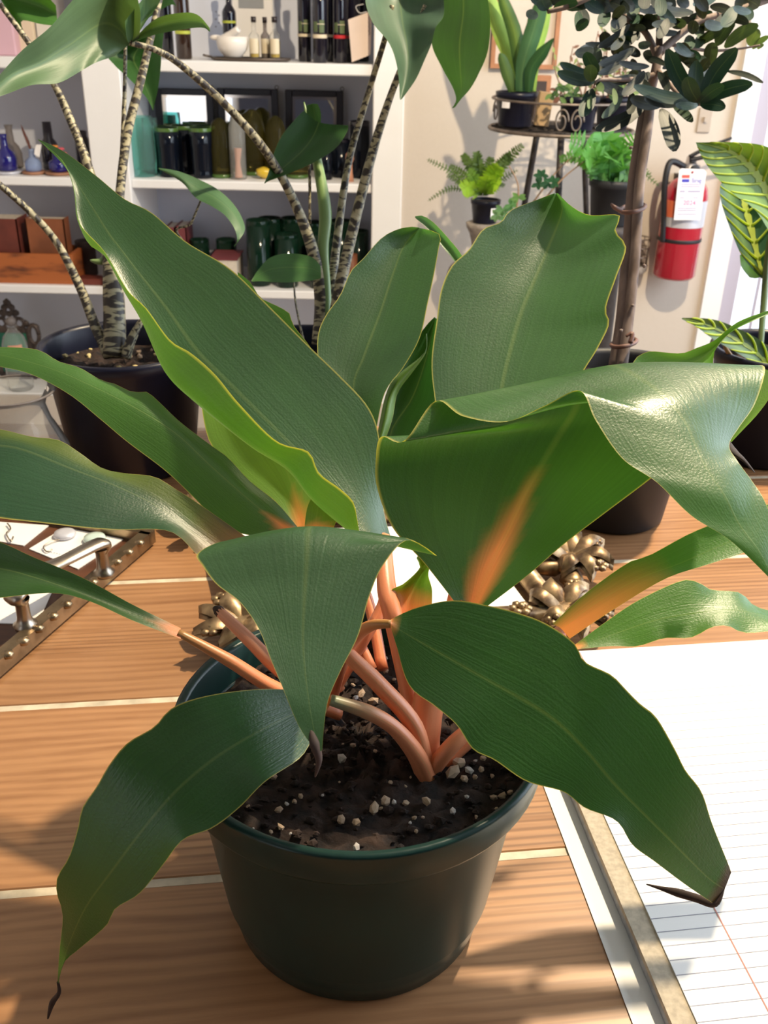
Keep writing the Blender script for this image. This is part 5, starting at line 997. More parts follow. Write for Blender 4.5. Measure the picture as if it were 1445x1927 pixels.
for px, Y_, yt, w_, lb in ((613, 2.88, 268, 26, 'narrow blue-black jar right of the arrow leaf'), (640, 2.93, 262, 34, 'wide black jar under the right mirror'), (676, 2.93, 228, 38, 'tall black jar beside the bookcase right post')):
    tumbler(px, Y_, z, yt, w_, 'nearblack', lb, GD, rim='bottle', name='black_jar', step=False)
x, h, r = spot(658, 2.85, z, 285, 16); obj('wooden_figure', lathe([(r, 0), (r*.7, h*.3), (r*.6, h*.6), (r*1.0, h*.75), (r*.9, h*.92), (r*.3, h)], x, 2.85, z, n=14), MT['salm'], None, label='small salmon wooden figure in front of the black jars', cat='figurine')

# ---- third shelf: books and green glasses
z = SH[1]
def book(px0, px1, yt, Y, zs, th, mat, label, group, flat=False, depth=.10, tilt=0):
    A_ = X_at(px0, Y, zs+.03); B_ = X_at(px1, Y, zs+.03); top = PY((px0+px1)/2, yt, Y).z
    t = thing('book', label, 'book', ((A_+B_)/2, Y+depth/2, zs), group)
    if flat:
        obj('pages', box(A_+.004, B_-.003, Y+.003, Y+depth-.002, zs+.003, top-.003), MT['pages'], t, smooth=False)
        obj('cover', join(box(A_, B_, Y, Y+depth, zs, zs+.003), box(A_, B_, Y, Y+depth, top-.003, top), box(A_, A_+.004, Y, Y+depth, zs, top)), MT[mat], t, smooth=False)
    else:
        obj('pages', box(A_+.003, B_-.003, Y+.003, Y+depth-.002, zs+.002, top-.003), MT['pages'], t, smooth=False)
        obj('cover', join(box(A_, A_+.003, Y, Y+depth, zs, top), box(B_-.003, B_, Y, Y+depth, zs, top), box(A_, B_, Y, Y+.004, zs, top)), MT[mat], t, smooth=False)
    return t
book(316, 334, 428, 2.96, z, .02, 'maroon', 'small maroon book standing upright, left of two behind the leaf', 'small maroon books')
book(336, 355, 426, 2.96, z, .02, 'maroon', 'small maroon book standing upright, right of two behind the leaf', 'small maroon books')
book(392, 448, 488, 2.83, z, .03, 'maroon', 'maroon book lying flat with pale page edges, in front of the green jars', 'small maroon books', True, .13)
GG = 'dark green glasses on the lower shelf'
for px, Y_, yt, w_, lb in ((377, 3.0, 450, 36, 'short dark green glass at the back, left of two above the flat book'), (427, 3.0, 450, 38, 'short dark green glass at the back, right of two above the flat book'), (488, 2.87, 414, 44, 'tall dark green glass with bright reflection, front left'), (510, 2.95, 410, 44, 'tall dark green glass behind the front left one'), (552, 2.95, 410, 44, 'tall dark green glass behind the striped stem'), (540, 2.86, 440, 44, 'dark green glass in the front row beside the rolled leaf'), (592, 2.96, 418, 40, 'dark green glass right of the striped stem'), (640, 2.95, 415, 44, 'dark green glass behind the thin stems'), (604, 2.855, 440, 44, 'dark green glass in the front, right of the rolled leaf'), (672, 2.92, 434, 42, 'dark green glass beside the bookcase right post')):
    tumbler(px, Y_, z, yt, w_, 'greeng', lb, GG, rim='greeng', step=False)
x, h, r = spot(662, 2.84, z, 478, 20); obj('amber_cup', lathe([(r*.8, 0), (r, .004), (r, h), (r*.85, h), (r*.8, .01)], x, 2.84, z, n=16), MT['leath2'], None, label='little amber cup in front of the dark green glasses', cat='cup')

# ---- left bay
z = SH[3]
x, h, r = spot(2, 2.86, z, 12, 48); obj('pink_box', box(x-r, x+r, 2.86, 2.93, z, z+h, .003), MT['pink'], None, label='pale pink box on the top shelf at the far left', cat='box', smooth=False)
x, h, r = spot(45, 2.9, z, -20, 38); obj('cream_print', box(x-r, x+r, 2.9, 2.92, z, z+.26, .003), MT['pastel'], None, label='cream printed card standing beside the pink box', cat='card', smooth=False)
x, h, r = spot(92, 2.92, z, -20, 48); obj('white_box', box(x-r, x+r, 2.92, 2.98, z, z+.24, .004), MT['card'], None, label='white box on the top shelf left of the centre post', cat='box', smooth=False)
z = SH[2]
def flask(px, Y, yt, w_, mat, label, wide=True, stand=True):
    x, h, r = spot(px, Y, z, yt, w_); t = thing('glass_bottle', label, 'bottle', (x, Y, z), 'little bottles on coasters')
    z0 = z
    if stand:
        obj('coaster', lathe([(r*1.25, 0), (r*1.5, .004), (r*1.5, .008), (r*1.3, .008)], x, Y, z, n=24, cap1=True), MT['wooddisc' if px > 30 else 'silverp'], t); z0 = z+.0082; h -= .0082
    obj('body', lathe([(r*.85, 0), (r, .004), (r*1.0, h*.35), (r*.8, h*.5), (r*.4, h*.62), (r*.34, h*.9), (r*.42, h)] if wide else [(r*.9, 0), (r, .004), (r, h*.5), (r*.85, h*.58), (r*.55, h*.66), (r*.5, h)], x, Y, z0, n=24, cap1=True), MT[mat], t)
    return t, x, h, r, z0
flask(10, 2.86, 252, 38, 'navy', 'cobalt blue round-shouldered bottle on a silver coaster, far left')
flask(22, 2.97, 235, 36, 'greyg', 'smoky grey bottle behind the cobalt one', True, False)
t, x, h, r, z0 = flask(60, 2.86, 280, 30, 'lblue', 'pale blue small bottle holding a brown feather')
obj('feather', tube([Vector((x, 2.86, z0+h*.8)), Vector((x-.008, 2.865, z0+h*1.3)), Vector((x-.018, 2.87, z0+h*1.75)), Vector((x-.022, 2.87, z0+h*2.05))], [.004, .013, .010, .001], n=8, flat=.3), MT['feather'], t)
obj('tag', prism([PY(64, 290, 2.845), PY(74, 296, 2.845), PY(78, 272, 2.85), PY(68, 272, 2.85)], (0, .001, 0)), MT['card'], t, smooth=False)
flask(94, 2.96, 229, 32, 'bottle', 'black square-necked bottle behind the flower cup', False, False)
t, x, h, r, z0 = flask(108, 2.86, 288, 36, 'navy', 'navy glass cup of pink and orange flowers on a coaster', False)
for k, (dx, dz, m_) in enumerate(((-.012, .012, 'orp'), (.006, .006, 'pinkp'), (.020, .0, 'pinkp'), (-.002, .018, 'orp'), (.014, .012, 'pinkp'))):
    g = [ico((x+dx+.005*math.cos(a), 2.855+.005*math.sin(a), z0+h+dz), .0055, 1, .1, (1, 1, .7)) for a in [1.257*j for j in range(5)]]
    obj('flower', join(*g), MT[m_], t)
x, h, r = spot(157, 2.9, z, 246, 26); obj('black_jar', lathe([(r*.9, 0), (r, .004), (r, h*.8), (r*.8, h*.88), (r*.8, h), (r*.6, h)], x, 2.9, z, n=20), MT['bottle'], None, label='black jar beside the bookcase centre post, left bay', cat='jar')
z = SH[1]
x0, x1 = X_at(-60, 2.82, z+.03), X_at(140, 2.82, z+.03); tz = PY(60, 478, 2.82).z
cb_ = thing('cedar_box', 'reddish knotted cedar box open at the top holding leather books', 'box', ((x0+x1)/2, 2.88, z))
for nm, g in (('front_panel', box(x0, x1, 2.82, 2.832, z, tz, .001)), ('back_panel', box(x0, x1, 2.95, 2.962, z, tz)), ('end_panel', box(x0, x0+.012, 2.832, 2.95, z, tz)), ('end_panel', box(x1-.012, x1, 2.832, 2.95, z, tz)), ('bottom', box(x0+.012, x1-.012, 2.832, 2.95, z, z+.008))): obj(nm, g, MT['cedar'], cb_, smooth=False)
book(-20, 44, 412, 2.845, z+.008, .04, 'leather', 'red-brown leather book standing in the cedar box at the far left', 'leather books in the box', False, .09)
book(60, 131, 412, 2.85, z+.008, .03, 'leath2', 'tan leather journal standing in the cedar box, right of the red one', 'leather books in the box', False, .05)
x, h, r = spot(163, 2.95, z, 452, 36); obj('dark_round_box', lathe([(r*.96, 0), (r, .003), (r, h*.7), (r*1.03, h*.7), (r*1.03, h*.98), (r*.95, h)], x, 2.95, z, n=28, cap1=True), MT['darkbrown'], None, label='dark brown round box right of the cedar box', cat='box')
x0, x1 = X_at(146, 2.82, z), X_at(196, 2.82, z); obj('slim_case', box(x0, min(x1, xs1-.004), 2.815, 2.87, z, z+.018, .002), MT['leather'], None, label='slim brown case lying flat at the shelf edge by the centre post', cat='case', smooth=False)
z = SH[0]
# bronze frame with green panel
x, h, r = spot(32, 2.93, z, 566, 104); t = thing('bronze_frame', 'dark bronze openwork frame around a green panel on the bottom shelf', 'picture frame', (x, 2.93, z))
obj('panel', box(x-r*.55, x+r*.55, 2.93, 2.936, z+.02, z+h*.62), MT['greenfelt'], t, smooth=False)
for g in (box(x-r*.66, x-r*.52, 2.924, 2.94, z, z+h*.66, .002), box(x+r*.52, x+r*.66, 2.924, 2.94, z, z+h*.66, .002), box(x-r*.52, x+r*.52, 2.924, 2.94, z, z+.022, .002), box(x-r*.52, x+r*.52, 2.924, 2.94, z+h*.60, z+h*.66, .002)): obj('frame_rail', g, MT['ornate'], t, smooth=False)
def ringc(cx, cz, rx, rz, w_): return tube([Vector((cx+rx*math.cos(a), 2.93, cz+rz*math.sin(a))) for a in [6.283*k/16 for k in range(17)]], w_, n=6, seg=32)
for cx, cz, rx, rz, w_ in ((0, .78, .22, .07, .006), (-.32, .72, .16, .06, .006), (.32, .72, .16, .06, .006), (-.78, .58, .17, .12, .007), (.78, .58, .17, .12, .007), (-.82, .36, .12, .10, .006), (.82, .36, .12, .10, .006), (0, .88, .13, .05, .007), (-.8, .14, .13, .09, .006), (.8, .14, .13, .09, .006)):
    obj('scroll', ringc(x+cx*r, z+cz*h, rx*r, rz*h, w_), MT['ornate'], t)
for cx, cz, s in ((0, .97, .014), (-.14, .92, .011), (.14, .92, .011), (-.25, .85, .012), (.25, .85, .012), (-.55, .72, .012), (.55, .72, .012), (-.9, .68, .011), (.9, .68, .011)): obj('finial', ico((x+cx*r, 2.93, z+cz*h), s, 1, .15, (1, .6, 1)), MT['ornate'], t)
x, h, r = spot(36, 2.84, z, 597, 46); t = thing('stoppered_bottle', 'clear glass bottle with round stopper in front of the bronze frame', 'bottle', (x, 2.84, z))
obj('body', lathe([(r*.9, 0), (r, .005), (r, h*.62), (r*.8, h*.74), (r*.35, h*.82), (r*.33, h*.88), (r*.45, h*.885)], x, 2.84, z, n=24), MT['clear'], t)
obj('stopper', ico((x, 2.84, z+h*.94), r*.42, 2), MT['greyg'], t)
obj('paper_label', band(x, 2.84, r, z+h*.52, z+h*.66, math.pi*1.45, math.pi*1.8), MT['salm'], t)

# ================================================================== WALL AND PLANT STAND
p0, p1 = PY(922, 128, 2.79), PY(1046, 128, 2.79)
pf = thing('framed_picture', 'beige print in a thin oak frame on the wall behind the plant stand', 'picture', (p0.x, 2.79, p0.z))
zt = p0.z+.5; fw_ = .011
obj('print', box(p0.x, p1.x, 2.793, 2.798, p0.z, zt), MT['pict'], pf, smooth=False)
for g in (box(p0.x, p0.x+fw_, 2.782, 2.8, p0.z, zt), box(p1.x-fw_, p1.x, 2.782, 2.8, p0.z, zt), box(p0.x+fw_, p1.x-fw_, 2.782, 2.8, p0.z, p0.z+fw_), box(p0.x+fw_, p1.x-fw_, 2.782, 2.8, zt-fw_, zt)): obj('frame_rail', g, MT['picf'], pf, smooth=False)
p0, p1 = PY(990, 160, 2.79), PY(1038, 142, 2.79)
pf = thing('small_framed_picture', 'small oak framed picture on the wall below the beige print', 'picture', (p0.x, 2.79, p0.z-.1))
obj('frame', box(p0.x, p1.x, 2.785, 2.8, p0.z-.1, p1.z, .002), MT['picf'], pf, smooth=False); obj('print', box(p0.x+.012, p1.x-.012, 2.783, 2.785, p0.z-.09, p1.z-.014), MT['darkbrown'], pf, smooth=False)
p0 = PY(1326, 226, 2.795); t = thing('light_switch', 'beige light switch plate on the wall above the extinguisher', 'light switch', (p0.x, 2.795, p0.z-.03))
obj('plate', box(p0.x-.018, p0.x+.018, 2.794, 2.8, p0.z-.032, p0.z+.032, .002), MT['switch'], t, smooth=False); obj('toggle', box(p0.x-.004, p0.x+.004, 2.785, 2.794, p0.z-.004, p0.z+.008), MT['switch'], t, smooth=False)

# fire extinguisher
EX = (X_at(1282, 2.725, .66), 2.725); zb_ = PY(1275, 531, 2.66).z; re = .0585
zt = PY(1296, 345, 2.70).z
ex = thing('fire_extinguisher', 'red fire extinguisher with white inspection tag hanging on the wall', 'fire extinguisher', (EX[0], EX[1], zb_))
hh = zt-zb_
obj('cylinder', lathe([(re*.9, 0), (re, .008), (re, hh*.86), (re*.93, hh*.94), (re*.70, hh*1.01), (re*.38, hh*1.05), (re*.36, hh*1.08)], EX[0], EX[1], zb_, n=40), MT['red'], ex)
obj('strap', lathe([(re*1.012, hh*.395), (re*1.03, hh*.40), (re*1.03, hh*.43), (re*1.012, hh*.435)], EX[0], EX[1], zb_, n=40, cap0=False), MT['black'], ex)
st = obj('label_sheet', band(EX[0], EX[1], re, zb_+hh*.56, zb_+hh*.83, math.pi*1.02, math.pi*1.98, .0008, 24), MT['silverp'], ex)
obj('label_patch', band(EX[0], EX[1], re, zb_+hh*.66, zb_+hh*.83, math.pi*1.03, math.pi*1.3, .0013, 10), MT['orangep'], st)
hz = zb_+hh*1.06
obj('valve', lathe([(re*.42, 0), (re*.45, .006), (re*.45, .028), (re*.25, .034), (re*.22, .05)], EX[0], EX[1], hz, n=20, cap1=True), MT['chrome'], ex)
obj('handle', tube([Vector((EX[0]-.01, EX[1]-.015, hz+.042)), Vector((EX[0]+.03, EX[1]-.02, hz+.052)), Vector((EX[0]+.085, EX[1]-.02, hz+.062))], [.010, .009, .006], n=8, flat=.6), MT['black'], ex)
obj('lever', tube([Vector((EX[0]-.012, EX[1]-.015, hz+.05)), Vector((EX[0]+.03, EX[1]-.02, hz+.075)), Vector((EX[0]+.09, EX[1]-.02, hz+.10))], [.009, .008, .006], n=8, flat=.6), MT['black'], ex)
obj('gauge', lathe([(.013, 0), (.013, .008), (.011, .009)], 0, 0, 0, n=18, cap1=True), MT['black'], ex).data.transform(Matrix.Translation(Vector((EX[0]+.002, EX[1]-.032, hz+.02))-wloc(ex)) @ Matrix.Rotation(math.pi/2, 4, 'X') @ Matrix.Translation(wloc(ex)))
hp = [Vector((EX[0]-.015, EX[1]-.01, hz+.022)), PY(1262, 305, 2.70), PY(1251, 345, 2.69), PY(1249, 400, 2.69), PY(1247, 455, 2.69)]
obj('hose', tube(hp, [.0085, .0085, .0085, .008, .007], n=10, seg=40), MT['black'], ex)
tq = [PY(x, y, 2.655) for x, y in ((1282, 317), (1325, 319), (1329, 324), (1317, 414), (1268, 414), (1278, 322))]
tg = obj('inspection_tag', prism(tq, (0, .0015, 0)), MT['tagw'], ex, smooth=False)
TO = Vector((0, -.0007, 0))
def tagq(x0, y0, x1, y1, m_, nm='print_block'):
    k = lambda y: -(y-320)*.10
    V = [PY(x0+k(y0), y0, 2.655)+TO, PY(x1+k(y0), y0, 2.655)+TO, PY(x1+k(y1), y1, 2.655)+TO, PY(x0+k(y1), y1, 2.655)+TO]
    obj(nm, (V, [(3, 2, 1, 0)]), MT[m_], tg, smooth=False)
tagq(1284, 329, 1299, 335, 'redp'); tagq(1285, 337, 1299, 343, 'blue')
def tagtext(s, px, py, size, m_):
    c = PY(px, py, 2.655)+TO; X_ = (PY(px+10, py+.4, 2.655)-PY(px-10, py-.4, 2.655)).normalized(); U_ = (PY(px+1, py-10, 2.655)-PY(px-1, py+10, 2.655)).normalized(); Z_ = X_.cross(U_)
    mt = Matrix.Identity(4)
    for i in range(3): mt[i][0] = X_[i]; mt[i][1] = U_[i]; mt[i][2] = Z_[i]; mt[i][3] = c[i]
    obj('lettering', text_geo(s, size, mt), MT[m_], tg, smooth=False)
tagtext('line', 1311, 340, .019, 'blue'); tagtext('2024', 1297, 382, .017, 'magenta')
for y, xa, xb in ((347, 1284, 1322), (351, 1284, 1320), (360, 1283, 1293), (360, 1298, 1322), (372, 1284, 1293), (372, 1309, 1319), (392, 1282, 1317), (396, 1282, 1317), (403, 1283, 1318)): tagq(xa, y-(1.6 if y in (360,) else .9), xb, y+(1.6 if y == 360 else .9), 'greyp')
obj('tag_grommet', lathe([(.003, 0), (.003, .001), (.001, .001)], 0, 0, 0, n=12, cap1=True), MT['red'], tg).data.transform(Matrix.Translation(PY(1303, 324, 2.653)-wloc(tg)) @ Matrix.Rotation(math.pi/2, 4, 'X') @ Matrix.Translation(wloc(tg)))
obj('wall_bracket', box(EX[0]-.02, EX[0]+.02, 2.77, 2.80, zb_+hh*.3, zb_+hh*1.05), MT['iron'], ex, smooth=False)

# plant stand
YS = 2.48; sc_ = PY(1055, 243, YS); rS = (X_at(1190, YS, sc_.z)-X_at(922, YS, sc_.z))/2; zS = sc_.z
ps = thing('plant_stand', 'tall round iron plant stand with scrolled wire rail and three legs', 'plant stand', (sc_.x, YS, 0))
def ringz(z_, R, w_, m_, nm): obj(nm, tube([Vector((sc_.x+R*math.cos(a), YS+R*math.sin(a), z_)) for a in [6.283*k/40 for k in range(41)]], w_, n=7, seg=80), MT[m_], ps)
ringz(zS, rS, .0045, 'ironl', 'tray_ring'); ringz(zS+.066, rS*.98, .0028, 'ironl', 'rail_ring'); ringz(zS, rS*.6, .004, 'iron', 'tray_ring')
for k in range(9): 
    y_ = -rS+.02+k*(2*rS-.04)/8; w_ = math.sqrt(max(0, rS*rS-y_*y_)); obj('tray_bar', tube([Vector((sc_.x-w_, YS+y_, zS)), Vector((sc_.x+w_, YS+y_, zS))], .003, n=6), MT['iron'], ps)
for k in range(6):
    a = (4.55, 4.75, 2.45, 2.65, .35, .55)[k]; o_ = Vector((sc_.x+rS*math.cos(a), YS+rS*math.sin(a), zS)); tv = Vector((-math.sin(a), math.cos(a), 0))
    sp_ = [o_+tv*(.016*math.cos(b)*(1-b/14))+Vector((0, 0, .031+.028*math.sin(b)*(1-b/14))) for b in [i*.6 for i in range(16)]]
    obj('scroll', tube(sp_, .0022, n=5, seg=40), MT['ironl'], ps)
for k, (px, pyb) in enumerate(((985, 395), (1049, 400), (1103, 395), )):
    top = Vector((X_at((1013, 1056, 1098)[k], YS+(.06, -.12, .06)[k], zS), YS+(.06, -.12, .06)[k], zS)); b_ = PY(px, pyb, YS+(.12, -.2, .12)[k])
    ft = top+(b_-top)*((0.008-top.z)/(b_.z-top.z))
    obj('leg', tube([top, (top+ft)/2, ft], .008, n=8), MT['iron'], ps)
ringz(zS*.5, rS*.75, .005, 'iron', 'brace_ring')
def spot2(px, pyb, Y, yt, w_): 
    x = X_at(px, Y, zS); d = (Vector((x, Y, zS))-CAM).dot(FW); return x, w_*.5*d/F_PX
def simple_pot(t, x, Y, z0, r, h, m_='potblack'):
    obj('pot', lathe([(r*.78, 0), (r*.8, .003), (r*.94, h*.82), (r, h*.83), (r*1.02, h), (r*.95, h), (r*.92, h*.9)], x, Y, z0, n=28), MT[m_], t)
    obj('soil', lathe([(r*.93, h*.9), (r*.5, h*.915)], x, Y, z0, n=20, cap0=False, cap1=True), MT['wooddisc' if m_ == 'x' else 'soil'], t)
zP = zS+.006
# snake plant
x, r = spot2(968, 240, 2.47, 170, 78); h = PY(968, 172, 2.47).z-zP
sp = thing('snake_plant', 'upright snake plant in black pot with white sticker on the plant stand', 'potted plant', (x, 2.47, zP), 'plants on the stand')
simple_pot(sp, x, 2.47, zP, r, h)
obj('sticker', band(x, 2.47, r*.93, zP+h*.55, zP+h*.78, math.pi*1.22, math.pi*1.36, .002), MT['tagw'], sp, label='white sticker')
SG = lambda a, b: (lambda t, u: mix(b, a, min(1, abs(u-.5)*2.6)))
Ys = 2.47
for pts, wd, ca, cb, yo in (([(985,172),(978,120),(968,60),(950,10),(935,-30)], [9,13,14,12,1], (.035,.09,.025), (.10,.17,.03), .0), ([(972,172),(965,120),(945,70),(925,10),(905,-40)], [8,13,16,14,2], (.30,.46,.10), (.22,.36,.08), .03), ([(980,172),(985,120),(1000,70),(1015,20),(1025,-20)], [10,14,17,15,2], (.035,.10,.04), (.06,.14,.06), -.03), ([(995,172),(1000,130),(1020,100),(1042,72)], [7,12,12,1], (.02,.065,.02), (.03,.09,.03), -.04), ([(1000,172),(1005,110),(1022,50),(1035,0)], [8,12,11,4], (.20,.34,.05), (.28,.44,.08), .02), ([(965,172),(955,140),(945,110),(940,100)], [8,12,9,1], (.05,.10,.03), (.08,.14,.04), -.02), ([(990,172),(996,120),(998,80),(996,30)], [8,11,12,2], (.08,.2,.03), (.12,.26,.04), .0)):
    ribbon(sp, pts, wd, [Ys+yo, Ys+yo*2], -.35, SG(ca, cb), 'leaf3', 'leaf', nseg=14, Mm=5)
# wax plants in the other pots
for px, w_, yt, Y_, lb, seed in ((1084, 74, 180, 2.40, 'trailing small-leaved plant in black pot, middle of the plant stand', 4), (1150, 70, 182, 2.48, 'bushy plant in black pot at the right of the stand, behind the olive leaves', 9)):
    x, r = spot2(px, 245, Y_, yt, w_); h = PY(px, yt, Y_).z-zP
    t = thing('small_leaf_plant', lb, 'potted plant', (x, Y_, zP), 'plants on the stand'); simple_pot(t, x, Y_, zP, r, h)
    r4 = random.Random(seed)
    for k in range(46):
        a = r4.uniform(0, 6.28); bx = px+max(-34, min(34, r4.gauss(0, 20)))-(12 if seed == 4 else -6); by = yt-6-abs(r4.gauss(0, 22))+r4.uniform(0, 18)
        L = r4.uniform(9, 20); c = r4.choice([(.04,.09,.03), (.10,.17,.05), (.22,.30,.12), (.06,.12,.04), (.16,.07,.05)])
        ribbon(t, [(bx, by), (bx+L*.5*math.cos(a), by+L*.5*math.sin(a)-2), (bx+L*math.cos(a), by+L*math.sin(a))], [1, L*.22, L*.25, .4], Y_+r4.uniform(-.08, .06), .2, lambda t_, u, c=c: c, nseg=6, Mm=3)
    for k in range(9):
        bx = px+r4.uniform(-25, 35); tx = bx+r4.uniform(-25, 30); ty = yt-r4.uniform(60, 130); Yk = Y_+r4.uniform(-.04, .08)
        stem(t, [(bx, yt, Yk), ((bx+tx)/2+r4.uniform(-8, 8), (yt+ty)/2, Yk), (tx, ty, Yk)], [1.6, 1.3, .8], 'stalk', 'sprig', conv=PY, n=5, flat=1, colf=lambda q: (.22, .12, .07))
        for j in range(5):
            f = .4+.14*j; lx = bx+(tx-bx)*f; ly_ = yt+(ty-yt)*f; a = r4.uniform(0, 6.28)
            ribbon(t, [(lx, ly_), (lx+7*math.cos(a), ly_+7*math.sin(a)), (lx+13*math.cos(a), ly_+13*math.sin(a))], [.8, 3, .4], Yk, .2, lambda t_, u, k=k: [(.10,.14,.06), (.25,.32,.12), (.20,.10,.07)][k % 3], nseg=5, Mm=3)
p0 = PY(1018, 232, 2.50); bx0, bx1 = X_at(1006, 2.5, zP), X_at(1032, 2.5, zP)
bxt = PY(1018, 172, 2.5).z; obj('kraft_box', xf(box(bx0, bx1, 2.5, 2.53, zP, bxt, .001), Matrix.Translation((bx0, 2.5, zP)) @ Matrix.Rotation(.10, 4, 'Y') @ Matrix.Translation((-bx0, -2.5, -zP))), MT['tanbox'], None, label='tan kraft box standing beside the snake plant pot on the stand', cat='box', smooth=False)

# lower ferns
def frond(t, pts, Y, cnt, L0, col, nm='frond'):
    """arching frond with paired leaflets, along pixels at wall depth Y (list)"""
    P = [PY(x, y, lin(Y, i/(len(pts)-1))) for i, (x, y) in enumerate(pts)]
    V, Fc = tube(P, [.0016, .0012, .0006], n=4, seg=16); r5 = random.Random(cnt+int(pts[0][0]*7+pts[-1][1]))
    for j in range(cnt):
        f = .12+.86*j/cnt; p = crom(P, f); T = (crom(P, min(1, f+.03))-crom(P, max(0, f-.03))).normalized()
        sd = T.cross(Vector((0, -1, .15))).normalized(); L = L0*(.35+.65*math.sin(math.pi*min(1, .12+.85*f)))
        for s in (-1, 1):
            d = (sd*s+T*.35+Vector((0, r5.uniform(-.5, .5), r5.uniform(-.2, .2)))).normalized(); k = len(V); wv = T*(L*.24)
            V += [p-wv*.6, p+d*L*.45-wv+Vector((0, -.002, .001)), p+d*L, p+d*L*.5+wv+Vector((0, .002, 0)), p+wv*.6]; Fc += [(k, k+1, k+2, k+3, k+4)]
    obj(nm, (V, Fc), MT['fern'], t, col=[col]*len(V), uv=[(.5, .5)]*len(V))
YF = 2.55; xf_ = X_at(908, YF, .62); pzt = PY(908, 375, YF).z; pzb = PY(908, 418, YF).z
fe = thing('fern', 'bright green fern in small black pot, lower left beside the plant stand', 'potted plant', (xf_, YF, pzb), 'ferns beside the stand')
rf = 50*.5*2.75/F_PX
simple_pot(fe, xf_, YF, pzb, rf, pzt-pzb)
obj('sticker', band(xf_, YF, rf*.93, pzb+.018, pzb+.04, math.pi*1.6, math.pi*1.75, .002), MT['tagw'], fe, label='white sticker')
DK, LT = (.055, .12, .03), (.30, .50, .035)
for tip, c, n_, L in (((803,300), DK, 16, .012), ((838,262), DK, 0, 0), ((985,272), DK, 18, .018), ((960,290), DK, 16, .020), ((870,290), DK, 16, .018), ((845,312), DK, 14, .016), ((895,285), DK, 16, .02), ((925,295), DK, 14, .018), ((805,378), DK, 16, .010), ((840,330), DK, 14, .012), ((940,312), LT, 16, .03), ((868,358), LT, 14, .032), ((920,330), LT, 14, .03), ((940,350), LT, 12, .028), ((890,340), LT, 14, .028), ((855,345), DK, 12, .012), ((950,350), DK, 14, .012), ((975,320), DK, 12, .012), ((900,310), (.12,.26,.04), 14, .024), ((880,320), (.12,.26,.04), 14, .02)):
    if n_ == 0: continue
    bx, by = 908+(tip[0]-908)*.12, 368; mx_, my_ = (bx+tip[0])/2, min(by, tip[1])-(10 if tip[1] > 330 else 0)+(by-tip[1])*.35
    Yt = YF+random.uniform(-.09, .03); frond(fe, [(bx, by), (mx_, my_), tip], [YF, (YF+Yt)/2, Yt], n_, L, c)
sd_ = thing('stone_urn', 'pale stone urn on scrolled wire feet holding up the fern', 'urn', (xf_, YF, 0))
obj('bowl', lathe([(rf*.6, -.10), (rf*.75, -.06), (rf*.95, -.03), (rf*1.2, -.012), (rf*1.25, -.002), (rf*1.1, -.001)], xf_, YF, pzb, n=24, cap1=True), MT['stone'], sd_)
obj('stem_rod', tube([Vector((xf_, YF, 0.004)), Vector((xf_, YF, pzb-.09))], .010, n=8), MT['iron'], sd_)
for k in range(4):
    a = k*1.571+.4; dv = Vector((math.cos(a), math.sin(a), 0)); o_ = Vector((xf_, YF, pzb-.14))
    obj('scroll', tube([o_, o_+dv*.04+Vector((0, 0, .05)), o_+dv*.09+Vector((0, 0, .03)), o_+dv*.095-Vector((0, 0, .03)), o_+dv*.05-Vector((0, 0, .05))], .004, n=6), MT['ironl'], sd_)
    obj('foot', tube([Vector((xf_, YF, .12)), Vector((xf_, YF, .06))+dv*.06, Vector((xf_, YF, .006))+dv*.12], .006, n=6), MT['iron'], sd_)
YG = 2.26; xg = X_at(1140, YG, .66); gzt = PY(1145, 335, YG).z; gzb = PY(1128, 420, YG).z
f2 = thing('fern', 'leafy green fern in charcoal pot behind the olive trunk', 'potted plant', (xg, YG, gzb), 'ferns beside the stand')
rg = 78*.5*2.7/F_PX
simple_pot(f2, xg, YG, gzb, rg, gzt-gzb, 'potgrey')
for tip, c, L in (((1070,265), (.06,.26,.05), .035), ((1130,248), (.06,.26,.05), .045), ((1175,290), (.05,.22,.06), .045), ((1185,330), (.05,.2,.05), .04), ((1100,300), (.08,.30,.06), .04), ((1150,300), (.07,.28,.06), .045), ((1180,360), (.05,.2,.05), .04), ((1120,335), (.05,.2,.05), .035), ((1160,372), (.06,.24,.06), .04), ((1052,300), (.08,.24,.07), .018), ((1200,260), (.05,.22,.06), .03), ((1150,265), (.07,.28,.06), .04), ((1225,330), (.07,.14,.05), .012), ((1240,350), (.07,.14,.05), .010)):
    bx, by = 1145+(tip[0]-1145)*.15, 340; mx_, my_ = (bx+tip[0])/2, (by+tip[1])/2-22; Yt = YG+random.uniform(-.10, .02)
    frond(f2, [(bx, by), (mx_, my_), tip], [YG, (YG+Yt)/2, Yt], 9 if L > .02 else 14, L, c)
obj('pot_stool', lathe([(rg*.9, 0), (rg, .01), (rg*.7, .05), (rg*.6, gzb-.06), (rg*1.05, gzb-.02), (rg*1.05, gzb-.0005)], xg, YG, 0, n=24, cap1=True), MT['iron'], None, label='dark round pedestal under the charcoal fern pot', cat='pedestal')
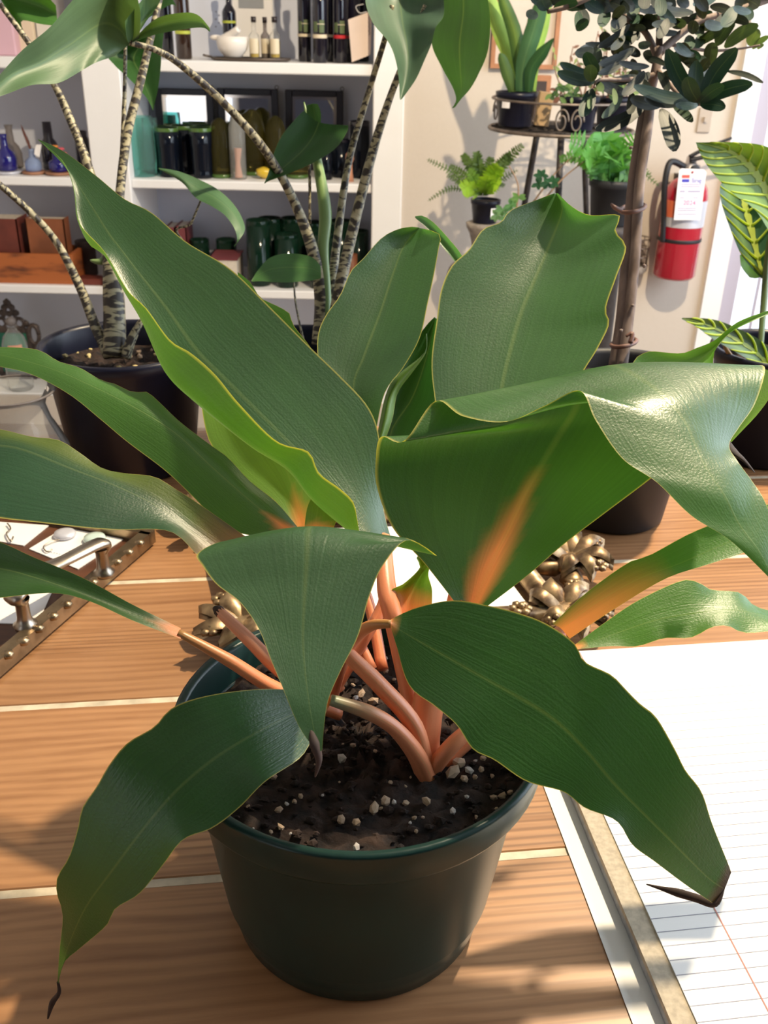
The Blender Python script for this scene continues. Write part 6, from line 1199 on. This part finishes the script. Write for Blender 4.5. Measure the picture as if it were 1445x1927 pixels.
# small ivy on long stems between the two ferns
YI = 2.22; xi = X_at(960, YI, .45); iv = thing('ivy_plant', 'small ivy with long pale stems in low pot between the two ferns', 'potted plant', (xi, YI, 0))
zi = .50
obj('pot', lathe([(.04, 0), (.045, .01), (.045, zi-.12), (.05, zi-.11), (.065, zi-.002), (.058, zi), (.05, zi-.02)], xi, YI, 0, n=20, cap1=True), MT['stone'], iv)
for pts in ([(965,432),(1000,385),(1050,320),(1085,290)], [(960,432),(1010,390),(1060,335),(1098,305)], [(955,432),(970,400),(975,350),(958,312)]):
    stem(iv, [(x_, y_, YI) for x_, y_ in pts], [2.5, 2, 1.5, 1], 'stalk', 'stem', conv=PY, n=5, flat=1, colf=lambda q: (.32, .20, .12))
r6 = random.Random(21)
for bx, by, c in ((1018,330,(.015,.07,.035)), (1030,345,(.015,.07,.035)), (945,395,(.12,.25,.12)), (960,385,(.10,.24,.10)), (935,405,(.14,.26,.14)), (975,372,(.12,.25,.08)), (955,410,(.12,.25,.12)), (1012,345,(.015,.07,.035)), (1040,342,(.02,.09,.04))):
    for k in range(5):
        a = k*1.257+r6.random(); ribbon(iv, [(bx, by), (bx+8*math.cos(a), by+7*math.sin(a)), (bx+15*math.cos(a), by+13*math.sin(a))], [1, 5, .4], YI-.02+.02*math.cos(a), .2, lambda t_, u, c=c: c, nseg=6, Mm=3, mat='fern')
# small wire basket on the wall, behind the trunk
p0 = PY(1200, 480, 2.74); wb = thing('wire_basket', 'small scrolled wire basket on the wall behind the olive trunk', 'basket', (p0.x, 2.74, p0.z-.06))
for k in range(4): 
    z_ = p0.z-.03+k*.025; obj('hoop', tube([Vector((p0.x+.032*math.cos(a), 2.755+.032*math.sin(a), z_)) for a in [6.283*i/16 for i in range(17)]], .002, n=5, seg=32), MT['ironl'], wb)
for k in range(8): 
    a = k*.785; obj('rod', tube([Vector((p0.x+.032*math.cos(a), 2.755+.032*math.sin(a), p0.z-.03)), Vector((p0.x+.032*math.cos(a), 2.755+.032*math.sin(a), p0.z+.045))], .002, n=5), MT['ironl'], wb)
obj('dish', lathe([(.02, -.06), (.034, -.045), (.036, -.03), (.03, -.03)], p0.x, 2.755, p0.z, n=20), MT['stone'], wb)
